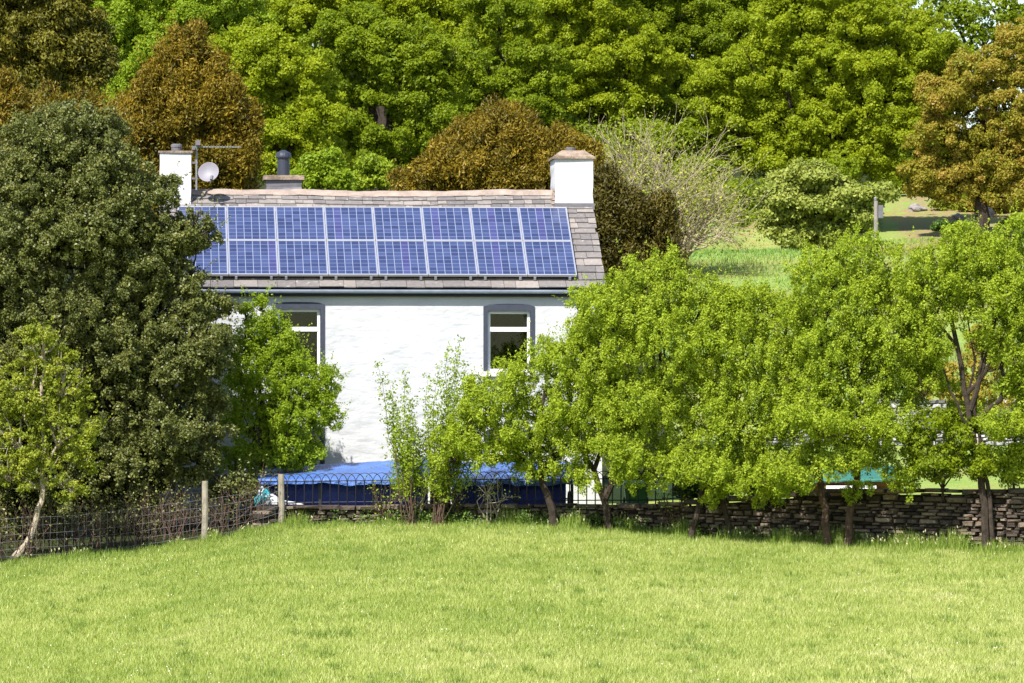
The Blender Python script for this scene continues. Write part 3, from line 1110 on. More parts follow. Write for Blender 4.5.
    for x in (xa + 0.03, xb - 0.03):
        vs += [(x, -EO + 0.03, ze - th - 0.03), (x, yR, zr - th - 0.03), (x, depth + EO - 0.03, ze - th - 0.03),
               (x, -EO + 0.03, ze - 0.03), (x, yR, zr - 0.03), (x, depth + EO - 0.03, ze - 0.03)]
    rb.add(vs, [(3, 9, 10, 4), (4, 10, 11, 5), (1, 7, 6, 0), (2, 8, 7, 1), (0, 6, 9, 3), (5, 11, 8, 2), (0, 3, 4, 1), (1, 4, 5, 2), (7, 10, 9, 6), (8, 11, 10, 7)])
    roof = rb.build('roof', M['fascia'], root)
    sl = MB()
    Ls = (yR + EO) / math.cos(pitch)
    t = 0.0
    course = 0
    cp, sp = math.cos(pitch), math.sin(pitch)
    sag = lambda x, t: -0.035 * math.sin((x - xa) / (xb - xa) * math.pi) * (t / Ls) - 0.012 * math.sin(x * 1.3 + 1.0) * (t / Ls)
    while t < Ls - 0.04:
        hgt = 0.34 - 0.17 * (t / Ls)          # diminishing courses
        x = xa + random.uniform(-0.3, 0.0)
        while x < xb:
            w = random.uniform(0.22, 0.58) * (1 - 0.35 * t / Ls)
            x0, x1 = max(x, xa) + 0.004, min(x + w, xb) - 0.004
            if x1 - x0 > 0.04:
                jb = random.uniform(-0.02, 0.02)
                lift = random.uniform(0.0, 0.008)
                r = random.random()
                for side in (0, 1):
                    pts = []
                    for (xx, tt, nn) in ((x0, t + jb, 0.028 + lift), (x1, t + jb + random.uniform(-.008, .008), 0.028 + lift), (x1, min(t + hgt + 0.10, Ls), -0.002), (x0, min(t + hgt + 0.10, Ls), -0.002),
                                         (x0, t + jb, 0.006 + lift), (x1, t + jb, 0.006 + lift)):
                        y = -EO + tt * cp - nn * sp
                        z = ze + tt * sp + nn * cp + sag(xx, tt)
                        if side:
                            y = 2 * yR - y
                        pts.append((xx, y, z))
                    fcs = [(0, 1, 2, 3), (4, 5, 1, 0), (0, 3, 4), (1, 5, 2)]
                    if side:
                        fcs = [f[::-1] for f in fcs]
                    sl.add(pts, fcs, r)
            x += w
        t += hgt
    sl.build('slates', M['slate'], roof)
    rg = MB()
    nseg = 60
    vs, fs = [], []
    xc0 = hl(200, 190, yR)[0]
    xs = np.linspace(xa, xb, nseg)
    for i, x in enumerate(xs):
        b = 0.008 * math.sin(x * 3.1) + 0.006 * math.sin(x * 7.7 + 1) + random.uniform(-0.006, 0.006) + sag(x, Ls)
        for (dy, dz) in ((-0.20, -0.085), (-0.13, -0.005), (0, 0.045), (0.13, -0.005), (0.20, -0.085)):
            vs.append((x, yR + dy, zr + dz + b))
    for i in range(nseg - 1):
        for k in range(4):
            a = i * 5 + k
            fs.append((a, a + 5, a + 6, a + 1))
    fs += [(0, 1, 2, 3, 4), tuple((nseg - 1) * 5 + k for k in (4, 3, 2, 1, 0))]
    rg.add(vs, fs)
    rg.build('ridge', M['ridge'], roof)
    # ---- fascia, gutter
    fb = MB()
    fb.box(xa + 0.06, xb - 0.08, -0.095, -0.03, ze - 0.17, ze - 0.05)
    fb.build('fascia', M['fascia'], root)
    g = MB()
    vs, fs = [], []
    for x in (xa + 0.02, xb - 0.06):
        for k in range(9):
            tt = math.pi * k / 8
            vs.append((x, -EO - 0.028 - 0.055 * math.cos(tt), ze - 0.035 - 0.075 * math.sin(tt)))
    for k in range(8):
        fs.append((k, k + 1, k + 10, k + 9))
    fs.append(tuple(range(9)))
    fs.append(tuple(range(17, 8, -1)))
    g.add(vs, fs)
    g.build('gutter', M['gutter'], root)

    # ---- chimneys
    def stack(pxa, pxb, py_top, yf, yb, mat, name='chimney', bottom=None):
        x0 = hl(pxa, py_top, yf)[0]
        x1, zt = hl(pxb, py_top, yf)
        zb = plane(min(yf, yR)) - 0.25 if bottom is None else bottom
        c = MB()
        # five courses of slightly uneven rubble so that the edges are not ruler straight
        nz = 7
        vs, fs = [], []
        for k in range(nz + 1):
            z = zb + (zt - zb) * k / nz
            for (x, y) in ((x0, yf), (x1, yf), (x1, yb), (x0, yb)):
                vs.append((x + random.uniform(-.012, .012), y + random.uniform(-.012, .012), z))
        for k in range(nz):
            for i in range(4):
                a, b = k * 4 + i, k * 4 + (i + 1) % 4
                fs.append((a, b, b + 4, a + 4))
        fs.append(tuple(nz * 4 + i for i in range(4)))
        c.add(vs, fs)
        return c.build(name, M[mat], root), x0, x1, zt
    # right chimney
    o, x0, x1, zt = stack(555, 593, 159, yR - 0.62, yR + 0.55, 'chim')
    tag(o, 'white right-hand chimney with a hipped lichened mortar cap')
    yf, yb = yR - 0.62, yR + 0.55
    c = MB()
    c.box(x0 - 0.05, x1 + 0.05, yf - 0.05, yb + 0.05, zt + 0.002, zt + 0.05)
    zt2 = zt + 0.052
    q = 0.16
    vs = [(x0 - 0.03, yf - 0.03, zt2), (x1 + 0.03, yf - 0.03, zt2), (x1 + 0.03, yb + 0.03, zt2), (x0 - 0.03, yb + 0.03, zt2),
          (x0 + q, yf + q + 0.1, zt2 + 0.14), (x1 - q, yf + q + 0.1, zt2 + 0.14), (x1 - q, yb - q, zt2 + 0.14), (x0 + q, yb - q, zt2 + 0.14)]
    c.add(vs, [(4, 5, 6, 7), (0, 1, 5, 4), (1, 2, 6, 5), (2, 3, 7, 6), (3, 0, 4, 7)])
    c.build('chimney_cap', M['cap'], o)
    p = MB()
    xm = (x0 + x1) / 2 - 0.03
    p.lathe((xm, yf + 0.55, zt2 + 0.12), [(0.10, 0), (0.11, 0.08), (0.09, 0.09), (0.09, 0.10)], 14)
    p.build('chimney_pot', M['lead'], o)
    fl = MB()
    zf = plane(yf)
    fl.box(x0 - 0.01, x1 + 0.03, yf - 0.035, yf + 0.1, zf - 0.05, zf + 0.085)
    fl.build('flashing', M['lead'], o)
    sk = MB()
    xs0, zs0 = hl(552, 205, yf)
    for k in range(4):
        sk.box(x0 - 0.07 + 0.012 * k, x0 + 0.03, yf + 0.03, yf + 0.22, zf + 0.06 + 0.09 * k, zf + 0.13 + 0.09 * k)
    sk.build('stepped_stone', M['ridge'], o)
    # left chimney
    o, x0, x1, zt = stack(160, 191, 153, yR - 0.55, yR + 0.5, 'chim')
    tag(o, 'white left-hand chimney stained with lichen, half hidden by the evergreen')
    yf, yb = yR - 0.55, yR + 0.5
    c = MB()
    c.box(x0 - 0.035, x1 + 0.035, yf - 0.035, yb + 0.035, zt + 0.002, zt + 0.045)
    c.build('chimney_cap', M['cap'], o)
    p = MB()
    xp, _ = hl(176.5, 150, yf + 0.4)
    p.lathe((xp, yf + 0.4, zt + 0.03), [(0.105, 0), (0.11, 0.10), (0.12, 0.11), (0.12, 0.16), (0.10, 0.17), (0.10, 0.18)], 14)
    p.build('chimney_pot', M['lead'], o)
    left = (x0, x1, yf, zt)
    # rear chimney: stands on the back slope, only its slab and flue rise over the ridge
    yf = yR + 0.7
    o, x0, x1, zt = stack(266, 302, 180, yf, yf + 0.8, 'lead')
    tag(o, 'low grey rear chimney topped by a dark metal flue')
    c = MB()
    c.box(x0 - 0.05, x1 + 0.05, yf - 0.05, yf + 0.85, zt + 0.002, zt + 0.10)
    c.build('chimney_cap', M['cap'], o)
    p = MB()
    xp, _ = hl(283.5, 165, yf + 0.4)
    p.lathe((xp, yf + 0.4, zt + 0.09), [(0.135, 0), (0.13, 0.39), (0.165, 0.40), (0.165, 0.44), (0.15, 0.50), (0.07, 0.545), (0.03, 0.565)], 18)
    p.build('flue', M['flue'], o)
    return dict(plane=plane, ze=ze, zr=zr, yR=yR, pitch=pitch, Ls=Ls, left=left, xa=xa, xb=xb)


def build_solar(H):
    cp, sp = math.cos(H['pitch']), math.sin(H['pitch'])
    off = 0.10

    def t_at(px, py):
        lo, hi = 0.0, H['Ls']
        for _ in range(40):
            t = (lo + hi) / 2
            y = -EO + t * cp - off * sp
            z = H['ze'] + t * sp + off * cp
            zz = hl(px, py, y)[1]
            if z < zz:
                lo = t
            else:
                hi = t
        return t, y
    tb, yb = t_at(400, 276.5)
    tt, yt = t_at(400, 208.5)
    ph = (tt - tb) / 2
    xr = hl(577.5, 275, yb)[0]
    x1 = hl(229.0, 275, yb)[0]
    pw = (xr - x1) / 7
    fr = MB()
    fw, th = 0.016, 0.045
    g = 0.010
    W, Hh = pw - g, ph - g
    fr.box(0, fw, 0, Hh, 0, th)
    fr.box(W - fw, W, 0, Hh, 0, th)
    fh = 0.034
    fr.box(fw, W - fw, 0, fh, 0, th)
    fr.box(fw, W - fw, Hh - fh, Hh, 0, th)
    fr0 = None
    names = ['leftmost', 'second from left', 'third from left', 'fourth from left', 'fourth from right', 'third from right', 'second from right', 'rightmost']
    me_f = me_c = me_b = None
    R = Matrix.Rotation(TH, 4, 'Z') @ Matrix.Rotation(H['pitch'], 4, 'X')
    for row in range(2):
        for k in range(8):
            x = xr - pw * (8 - k)
            t = tb + ph * row
            y = -EO + t * cp - off * sp
            z = H['ze'] + t * sp + off * cp
            o = empty('solar_panel', hworld(x, y, z), '%s blue solar panel in the %s row on the slate roof' % (names[k], 'lower' if row == 0 else 'upper'), 'solar panel', 'solar panels on the cottage roof')
            o.rotation_euler = R.to_euler()
            if me_f is None:
                f = fr.build('frame', M['alu'], o)
                me_f = f.data
                me = bpy.data.meshes.new('cells')
                me.from_pydata([(fw - .002, fw - .002, th - 0.008), (W - fw + .002, fw - .002, th - 0.008), (W - fw + .002, Hh - fw + .002, th - 0.008), (fw - .002, Hh - fw + .002, th - 0.008)], [], [(0, 1, 2, 3)])
                uv = me.uv_layers.new(name='UVMap')
                m = 0.06
                for i, c in enumerate([(-m, -m), (6 + m, -m), (6 + m, 9 + m), (-m, 9 + m)]):
                    uv.data[i].uv = c
                cc = link('cells', me, M['cells'], o)
                me_c = me
                bk = MB()
                bk.box(0.12, 0.17, -0.01, Hh + 0.01, -0.075, -0.003)
                bk.box(W - 0.17, W - 0.12, -0.01, Hh + 0.01, -0.075, -0.003)
                b = bk.build('mounting_rail', M['alu'], o)
                me_b = b.data
            else:
                for nm, mm in (('frame', me_f), ('cells', me_c), ('mounting_rail', me_b)):
                    q = bpy.data.objects.new(nm, mm)
                    COL.objects.link(q)
                    q.parent = o


def build_roof_things(H):
    x0, x1, yf, zt = H['left']
    # TV aerial on a mast strapped to the left chimney
    xm, zb = hl(196.5, 190, yf + 0.05)
    _, ztop = hl(196.5, 143, yf + 0.05)
    o = empty('tv_aerial', hworld(xm, yf + 0.05, zb), 'thin horizontal TV aerial on a mast beside the left chimney', 'aerial', rz=TH)
    h = ztop - zb
    mb = MB()
    mb.tube([(0, 0, 0), (0, 0, h)], 0.022, 8)
    mb.build('mast', M['wire'], o)
    mb = MB()
    xe, _ = hl(241, 147, yf + 0.05)
    zb2 = h - 0.08
    mb.box(-0.05, xe - xm, -0.012, 0.012, zb2 - 0.012, zb2 + 0.012)
    n = 14
    for k in range(n):
        xx = 0.12 + (xe - xm - 0.15) * k / (n - 1)
        L = 0.17 - 0.004 * k
        mb.tube([(xx, -L, zb2 + 0.015), (xx, L, zb2 + 0.015)], 0.007, 5)
    mb.build('boom', M['wire'], o)
    mb = MB()
    mb.box(-0.10, -0.03, -0.16, 0.16, zb2 - 0.07, zb2 + 0.01)
    mb.box(-0.02, 0.08, -0.1, 0.1, zb2 + 0.03, zb2 + 0.13)
    mb.build('reflector', M['lead'], o)
    for z in (0.22, 0.55):
        mb = MB()
        mb.box(x1 - xm - 0.02, 0.03, -0.02, 0.02, z, z + 0.04)
        mb.build('bracket', M['lead'], o)
    # satellite dish
    xd, zd = hl(209, 173, yf - 0.12)
    o = empty('satellite_dish', hworld(xd, yf - 0.12, zd), 'small round grey satellite dish beside the left chimney', 'satellite dish', rz=TH - 0.25)
    Mx = Matrix.Rotation(math.radians(68), 4, 'X')
    prof = [(0.215 * k / 8, 0.055 * (k / 8) ** 2) for k in range(9)]
    prof[0] = (0.004, 0)
    mb = MB()
    mb.lathe((0, 0, 0), prof + [(0.222, 0.058), (0.215, 0.045)] + [(0.215 * k / 8, 0.055 * (k / 8) ** 2 - 0.012) for k in range(7, 0, -1)], 24, M=Mx)
    mb.build('reflector', M['dish'], o, True)
    mb = MB()
    mb.tube([(0.02, -0.03, -0.19), (0.10, -0.2, -0.2), (0.12, -0.30, -0.14)], 0.014, 6)
    mb.build('feed_arm', M['lead'], o)
    mb = MB()
    mb.lathe((0.12, -0.30, -0.16), [(0.03, 0), (0.035, 0.04), (0.035, 0.1), (0.02, 0.11)], 10, M=Matrix.Rotation(math.radians(-40), 4, 'X'))
    mb.build('receiver', M['lead'], o)
    mb = MB()
    mb.tube([(0, 0.02, 0), (-0.05, 0.14, -0.05), (-0.26, 0.18, -0.05)], 0.02, 6)
    mb.build('bracket', M['lead'], o)


# ------------------------------------------------------------------ garden things
def build_railing(topz):
    x0, x1 = (262 - 512) * 104.2 / F, (690 - 512) * 104.0 / F
    Yr = lambda x: float(edgeY(x)) + 0.34
    xm = (x0 + x1) / 2
    o = empty('hooped_railing', (xm, Yr(xm), float(topz(xm))), 'black iron hooped garden railing standing on the low drystone wall', 'railing')
    pitch = 0.168
    n = int((x1 - x0) / pitch)
    for part_z, nm in ((0.05, 'rail'), (0.47, 'rail')):
        mb = MB()
        pts = []
        for k in range(0, n + 1, 2):
            x = x0 + k * pitch
            pts.append((x, Yr(x), float(topz(x)) + part_z))
        mb.tube(pts, 0.011, 5)
        keep(mb.build(nm, M['iron']), o)
    for k in range(n):
        x = x0 + k * pitch
        z = float(topz(x))
        y = Yr(x) + (0.006 if k % 2 else -0.006)
        r = pitch * 0.98
        pts = [(x, y, z - 0.12), (x, y, z + 0.45)]
        for a in range(1, 8):
            t = math.pi * a / 8
            pts.append((x + r - r * math.cos(t), y, z + 0.45 + r * 1.05 * math.sin(t)))
        pts += [(x + 2 * r, y, z + 0.45), (x + 2 * r, y, z - 0.12)]
        mb = MB()
        mb.tube(pts, 0.0085, 5)
        keep(mb.build('hoop', M['iron']), o)


def sheet(px0, px1, Yb, Yf, yb_py, yf_py, nx, ny, drop, wob=0.03):
    """draped sheet: top sloping to the viewer with a short valance; returns verts/faces"""
    vs = []
    rows = ny + 3
    for j in range(rows):
        for i in range(nx + 1):
            t = i / nx
            px = px0 + (px1 - px0) * t
            if j <= ny:
                s = j / ny
                Y = Yb + (Yf - Yb) * s
                py = np.interp(px, *yb_py) * (1 - s) + np.interp(px, *yf_py) * s
                q = P(px, py, Y)
                q[2] += wob * (math.sin(t * 19 + s * 3) * 0.4 + math.sin(t * 41 + 2 * s) * 0.25) * math.sin(math.pi * min(1, s + 0.15)) + random.uniform(-.004, .004)
            else:
                q = P(px, np.interp(px, *yf_py), Yf)
                f = (j - ny) / 2
                rag = 0.05 if drop > 0.3 else 0.35
                q[2] -= drop * f * (1 + rag * (0.4 * math.sin(t * 27) + 0.4 * math.sin(t * 11 + 1) + 0.2 * math.sin(t * 63)))
                q[1] += -0.015 * f * math.sin(t * 60) + 0.01
            vs.append(tuple(q))
    fs = []
    w = nx + 1
    for j in range(rows - 1):
        for i in range(nx):
            a = j * w + i
            fs.append((a, a + w, a + w + 1, a + 1))
    return vs, fs


def build_tarps():
    # left stack: a long blue tarpaulin over a log stack, open front in its own shade
    g = lambda px, Y: float(ground_z((px - 512) * Y / F, Y))
    o = empty('blue_tarpaulin', P(345, 503, 105.4), 'long sky blue tarpaulin roofing a low stack below the white cottage wall', 'tarpaulin')
    mb = MB()
    v, f = sheet(258, 430, 106.5, 104.75, ([258, 300, 340, 430], [471, 466, 463, 459]), ([258, 290, 320, 350, 380, 405, 430], [479, 480.5, 479.5, 481, 479.5, 480.5, 478]), 60, 8, 0.08)
    mb.add(v, f)
    keep(mb.build('top_sheet', M['tarp'], smooth=True), o)
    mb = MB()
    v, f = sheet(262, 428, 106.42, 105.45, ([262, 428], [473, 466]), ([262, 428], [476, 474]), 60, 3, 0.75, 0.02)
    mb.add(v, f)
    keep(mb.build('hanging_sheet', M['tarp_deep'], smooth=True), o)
    for px in (266, 320, 375, 424):
        a = P(px, 481, 105.0)
        mb = MB()
        mb.box(a[0] - 0.03, a[0] + 0.03, 104.98, 105.04, g(px, 105) - 0.1, a[2] - 0.005)
        keep(mb.build('support_post', M['iron']), o)
    # timber crate with a peaked sheet leaning on it
    o = empty('timber_stack', P(440, 503, 105.3), 'brown timber stack with a pale top board between the two blue tarpaulins', 'timber stack')
    mb = MB()
    a, b = P(430, 463, 105.6), P(449, 479, 105.6)
    for k in range(6):
        zz = b[2] + (a[2] - b[2]) * k / 6
        mb.box(a[0] + random.uniform(0, .03), b[0] - random.uniform(0, .03), 105.35, 106.3, zz, zz + (a[2] - b[2]) / 6 - 0.006)
    mb.box(a[0], b[0], 105.5, 106.3, g(440, 105.6) - 0.1, b[2] - 0.05)
    keep(mb.build('planks', M['timber']), o)
    mb = MB()
    a, b = P(413, 477.6, 104.95), P(450, 480.3, 104.95)
    mb.box(a[0], b[0], 104.72, 105.3, b[2], a[2])
    keep(mb.build('pale_board', M['board']), o)
    o = empty('folded_tarpaulin', P(418, 470, 105.3), 'peaked fold of blue tarpaulin leaning against the brown timber stack', 'tarpaulin')
    mb = MB()
    Yp = 105.1
    pk = [P(404, 477, Yp), P(416, 465, Yp), P(424, 456, Yp + .3), P(431, 461, Yp + .35), P(434, 476, Yp), P(420, 477, Yp - .22), P(428, 470, Yp - .1)]
    bk = [p + np.array([0, 0.7, -0.03]) for p in pk[:5]]
    vs = pk + bk
    mb.add(vs, [(0, 5, 1), (1, 5, 6, 2), (2, 6, 3), (3, 6, 4), (6, 5, 4), (0, 1, 8, 7), (1, 2, 9, 8), (2, 3, 10, 9), (3, 4, 11, 10)])
    keep(mb.build('fold', M['tarp']), o)
    # right tarpaulin, mostly behind the hawthorn
    o = empty('blue_tarpaulin', P(515, 503, 105.4), 'second blue tarpaulin mostly hidden behind the bright green hawthorn', 'tarpaulin')
    mb = MB()
    v, f = sheet(450, 578, 106.6, 104.8, ([450, 578], [462, 462]), ([450, 480, 500, 540, 578], [481, 482, 479.5, 481.5, 480]), 44, 8, 0.09)
    mb.add(v, f)
    keep(mb.build('top_sheet', M['tarp'], smooth=True), o)
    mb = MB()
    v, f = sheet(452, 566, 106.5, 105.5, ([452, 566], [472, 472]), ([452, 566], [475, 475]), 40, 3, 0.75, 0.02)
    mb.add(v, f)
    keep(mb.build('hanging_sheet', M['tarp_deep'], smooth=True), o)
    for px in (455, 515, 572):
        a = P(px, 482, 105.0)
        mb = MB()
        mb.box(a[0] - 0.03, a[0] + 0.03, 104.98, 105.04, g(px, 105) - 0.1, a[2] - 0.005)
        keep(mb.build('support_post', M['iron']), o)
    # upturned white dinghy with a teal sail bag under the left end
    o = empty('plastic_sheet', P(275, 502, 104.6), 'crumpled white plastic sheet lying on the wall top beside the left fence post', 'plastic sheet')
    mb = MB()
    Yp = 104.4
    pts = [(255, 504), (256, 500), (263, 497), (271, 494), (279, 499), (285, 501), (296, 502.5), (302, 504.5)]
    fr = [P(a, b, Yp) for a, b in pts]
    bk = [p + np.array([0.02, 0.35, 0.0]) for p in fr]
    n = len(pts)
    mb.add(fr + bk, [tuple(range(n))[::-1], tuple(range(n, 2 * n))] + [(i, (i + 1) % n, n + (i + 1) % n, n + i) for i in range(n)])
    fr = [P(a, b, Yp + 0.12) for a, b in ((257, 499), (258, 490), (261, 486), (264, 489), (266, 495), (264, 499))]
    bk = [p + np.array([0.02, 0.2, 0.0]) for p in fr]
    n = 6
    mb.add(fr + bk, [tuple(range(n))[::-1], tuple(range(n, 2 * n))] + [(i, (i + 1) % n, n + (i + 1) % n, n + i) for i in range(n)])
    keep(mb.build('sheet', M['sheet']), o)
    o = empty('teal_bag', P(265, 498, 104.5), 'small folded teal bag standing behind the white plastic sheet', 'bag')
    mb = MB()
    for poly, yy in (([(255, 506), (254, 498), (258, 495), (264, 496), (269, 497.5), (262, 501)], 104.36), ([(262, 496), (263, 490), (266, 488.5), (270, 494), (270, 497), (266, 499)], 104.48)):
        fr = [P(a, b, yy) for a, b in poly]
        bk = [p + np.array([0.02, 0.16, 0.0]) for p in fr]
        n = 6
        mb.add(fr + bk, [tuple(range(n))[::-1], tuple(range(n, 2 * n))] + [(i, (i + 1) % n, n + (i + 1) % n, n + i) for i in range(n)])
    keep(mb.build('folds', M['teal']), o)
    # teal hose end
    mb = MB()
    mb.tube([P(437, 504, 104.5), P(440, 501, 104.48), P(445, 498, 104.46), P(451, 497, 104.5), P(455, 500, 104.6)], 0.035, 8)
    tag(mb.build('hose', M['teal'], smooth=True), 'short piece of teal hose lying on the wall under the timber stack', 'hose')
    # dark standpipe in front of the white wall
    mb = MB()
    a = P(569, 506, 104.9)
    z = lambda py: P(569, py, 104.9)[2]
    mb.tube([(a[0], 104.9, z(512)), (a[0], 104.9, z(496)), (a[0] + .02, 104.88, z(493)), (a[0] + .05, 104.85, z(492.5))], [0.035, 0.035, 0.05, 0.035], 8)
    mb.tube([(a[0] - .16, 104.9, z(498)), (a[0], 104.9, z(499))], 0.018, 6)
    tag(mb.build('standpipe', M['rubber']), 'small dark standpipe tap in front of the white cottage wall', 'tap')
    # green wheelie bin
    px = 636
    Yb = 105.2
    b = P(px, 505, Yb)
    gz = float(ground_z(b[0], Yb))
    zt = P(px, 485, Yb)[2]
    o = empty('wheelie_bin', (b[0], Yb, gz), 'green wheelie bin behind the railing right of the cottage', 'bin')
    h = zt - gz
    mb = MB()
    mb.box(-0.22, 0.22, -0.24, 0.24, 0.0, 0.0001)
    vs = [(-.19, -.2, .05), (.19, -.2, .05), (.19, .2, .05), (-.19, .2, .05), (-.24, -.27, h), (.24, -.27, h), (.24, .27, h), (-.24, .27, h)]
    mb = MB()
    mb.add(vs, [(3, 2, 1, 0), (4, 5, 6, 7), (0, 1, 5, 4), (1, 2, 6, 5), (2, 3, 7, 6), (3, 0, 4, 7)])
    mb.build('body', M['bin'], o)
    mb = MB()
    vs = [(-.26, -.3, h), (.26, -.3, h), (.26, .3, h), (-.26, .3, h), (-.24, -.26, h + .05), (.24, -.26, h + .05), (.22, .27, h + .09), (-.22, .27, h + .09)]
    mb.add(vs, [(3, 2, 1, 0), (4, 5, 6, 7), (0, 1, 5, 4), (1, 2, 6, 5), (2, 3, 7, 6), (3, 0, 4, 7)])
    mb.build('lid', M['bin'], o)
    for sx in (-.23, .23):
        mb = MB()
        mb.lathe((sx, 0.2, 0.1), [(0.1, -0.02), (0.1, 0.02)], 14, M=Matrix.Rotation(math.pi / 2, 4, 'Y'))
        mb.build('wheel', M['rubber'], o)
    # sea green sheet over a low stack, right part of the garden
    Yp = 109.0
    o = empty('covered_pile', P(855, 492, Yp), 'low timber pile under a sea green sheet behind the drystone wall', 'covered pile')
    mb = MB()
    v, f = sheet(803, 912, 111.5, 109.0, ([803, 828, 900, 912], [474, 465, 466, 470]), ([803, 860, 912], [481, 480, 479]), 40, 6, 0.04)
    mb.add(v, f)
    keep(mb.build('cover_sheet', M['green_tarp'], smooth=True), o)
    mb = MB()
    a, b = P(808, 482, 109.2), P(905, 486, 109.2)
    mb.box(a[0], b[0], 109.15, 111.4, b[2], a[2])
    keep(mb.build('red_boards', M['redboard']), o)
    mb = MB()
    a, b = P(826, 485.6, 109.1), P(876, 488.6, 109.1)
    mb.box(a[0], b[0], 109.02, 109.6, b[2], a[2])
    keep(mb.build('white_board', M['sheet']), o)
    mb = MB()
    a, b = P(812, 486.5, 109.3), P(900, 492, 109.3)
    mb.box(a[0], b[0], 109.7, 111.2, float(ground_z(7.2, 110)) - 0.2, a[2] + 0.01)
    keep(mb.build('timber_base', M['timber']), o)
    # low white garden wall glimpsed under the evergreen
    Yp = 106.3
    o = empty('garden_wall', P(190, 505, Yp), 'low white rendered garden wall glimpsed under the dark evergreen', 'garden wall')
    mb = MB()
    a, b = P(150, 486, Yp), P(240, 520, Yp)
    mb.box(a[0], b[0], Yp, Yp + 0.3, float(ground_z(b[0], Yp)) - 1.0, a[2] + 0.05)
    keep(mb.build('render', M['white']), o)
    mb = MB()
    mb.box(a[0] - .03, b[0] + .03, Yp - 0.04, Yp + 0.34, a[2] + 0.053, a[2] + 0.12)
    keep(mb.build('coping', M['lead']), o)


def build_wire_fence():
    pxs = [(-75, 98.0, 580, 512), (-14, 98.8, 568, 505), (204, 102.1, 546, 481), (281, 103.72, 528, 474)]
    o = empty('stock_fence', P(130, 555, 101), 'sagging wire stock fence on round wooden posts under the dark evergreen', 'wire fence')
    tops, bots = [], []
    for (px, Y, pb, pt) in pxs:
        b = P(px, pb, Y)
        t = P(px + (1 if px == 204 else 0), pt, Y)
        gz = float(ground_z(b[0], Y))
        b[2] = gz - 0.15
        tops.append(np.array([b[0], Y, t[2]]))
        bots.append(np.array([b[0], Y, gz]))
        mb = MB()
        mb.tube([b, b * 0.5 + t * 0.5 + np.array([.012, 0, 0]), t], [0.068, 0.064, 0.06], 10)
        keep(mb.build('post', M['post']), o)
    mb = MB()
    H = [0.02, 0.16, 0.30, 0.44, 0.58, 0.74, 0.90]
    for i in range(len(pxs) - 1):
        n = 12
        for q in H:
            pts = []
            for k in range(n + 1):
                t = k / n
                a = bots[i] * (1 - t) + bots[i + 1] * t
                hh = (tops[i][2] - bots[i][2]) * (1 - t) + (tops[i + 1][2] - bots[i + 1][2]) * t
                hh = min(hh, 0.95)
                z = float(ground_z(a[0], a[1])) + 0.03 + q * hh - 0.05 * math.sin(math.pi * t) + random.uniform(-.008, .008)
                pts.append((a[0], a[1] - 0.07, z))
            mb.tube(pts, 0.0028, 3)
        L = np.linalg.norm(bots[i + 1] - bots[i])
        m = int(L / 0.16)
        for k in range(1, m):
            t = k / m
            a = bots[i] * (1 - t) + bots[i + 1] * t
            gz = float(ground_z(a[0], a[1]))
            pts = [(a[0] + random.uniform(-.015, .015), a[1] - 0.07, gz + 0.04 + 0.86 * j / 4 - 0.04 * math.sin(math.pi * t)) for j in range(5)]
            mb.tube(pts, 0.0024, 3)
    keep(mb.build('wire_mesh', M['wire']), o)


def build_pole():
    Y = 150.0
    b = P(876, 360, Y)
    gz = float(ground_z(b[0], Y))
    t = P(875, 201, Y)
    o = empty('utility_pole', (b[0], Y, gz), 'grey wooden utility pole rising behind the hedge trees', 'utility pole')
    mb = MB()
    mb.tube([(b[0], Y, gz - 0.3), (b[0], Y, t[2])], [0.085, 0.06], 10)
    keep(mb.build('pole', M['pole']), o)
    mb = MB()
    z = t[2]
    mb.box(b[0] + 0.06, b[0] + 0.2, Y - 0.1, Y + 0.1, z - 0.48, z - 0.12)
    keep(mb.build('switch_box', M['lead']), o)
    mb = MB()
    mb.lathe((b[0] - 0.02, Y - .02, z - 0.01), [(0.03, 0), (0.05, .03), (0.03, .05), (0.05, .08), (0.02, .12)], 10)
    keep(mb.build('insulator', M['dish']), o)


def boulder(px, py, Y, s, label):
    import bmesh
    bm = bmesh.new()
    bmesh.ops.create_icosphere(bm, subdivisions=3, radius=1)
    sd = random.random() * 10
    for v in bm.verts:
        n = v.co.normalized()
        k = 1 + 0.22 * math.sin(n.x * 3 + sd) + 0.18 * math.sin(n.y * 4.3 + sd * 2) + 0.12 * math.sin(n.z * 6 + n.x * 5 + sd)
        v.co = Vector((n.x * s[0] * k, n.y * s[1] * k, n.z * s[2] * k))
    me = bpy.data.meshes.new('boulder')
    bm.to_mesh(me)
    bm.free()
    o = link('boulder', me, M['rock'])
    x = (px - 512) * Y / F
    o.location = (x, Y, float(ground_z(x, Y)) + s[2] * 0.35)
    tag(o, label, 'boulder', 'boulders on the tan bank')


def find_Y(px, py, y0=120.0, y1=330.0):
    """distance at which the ground is first seen along a pixel's line of sight"""
    for Y in np.arange(y0, y1, 0.5):
        q = P(px, py, Y)
        if ground_z(q[0], Y) >= q[2]:
            return float(Y)
    return y1


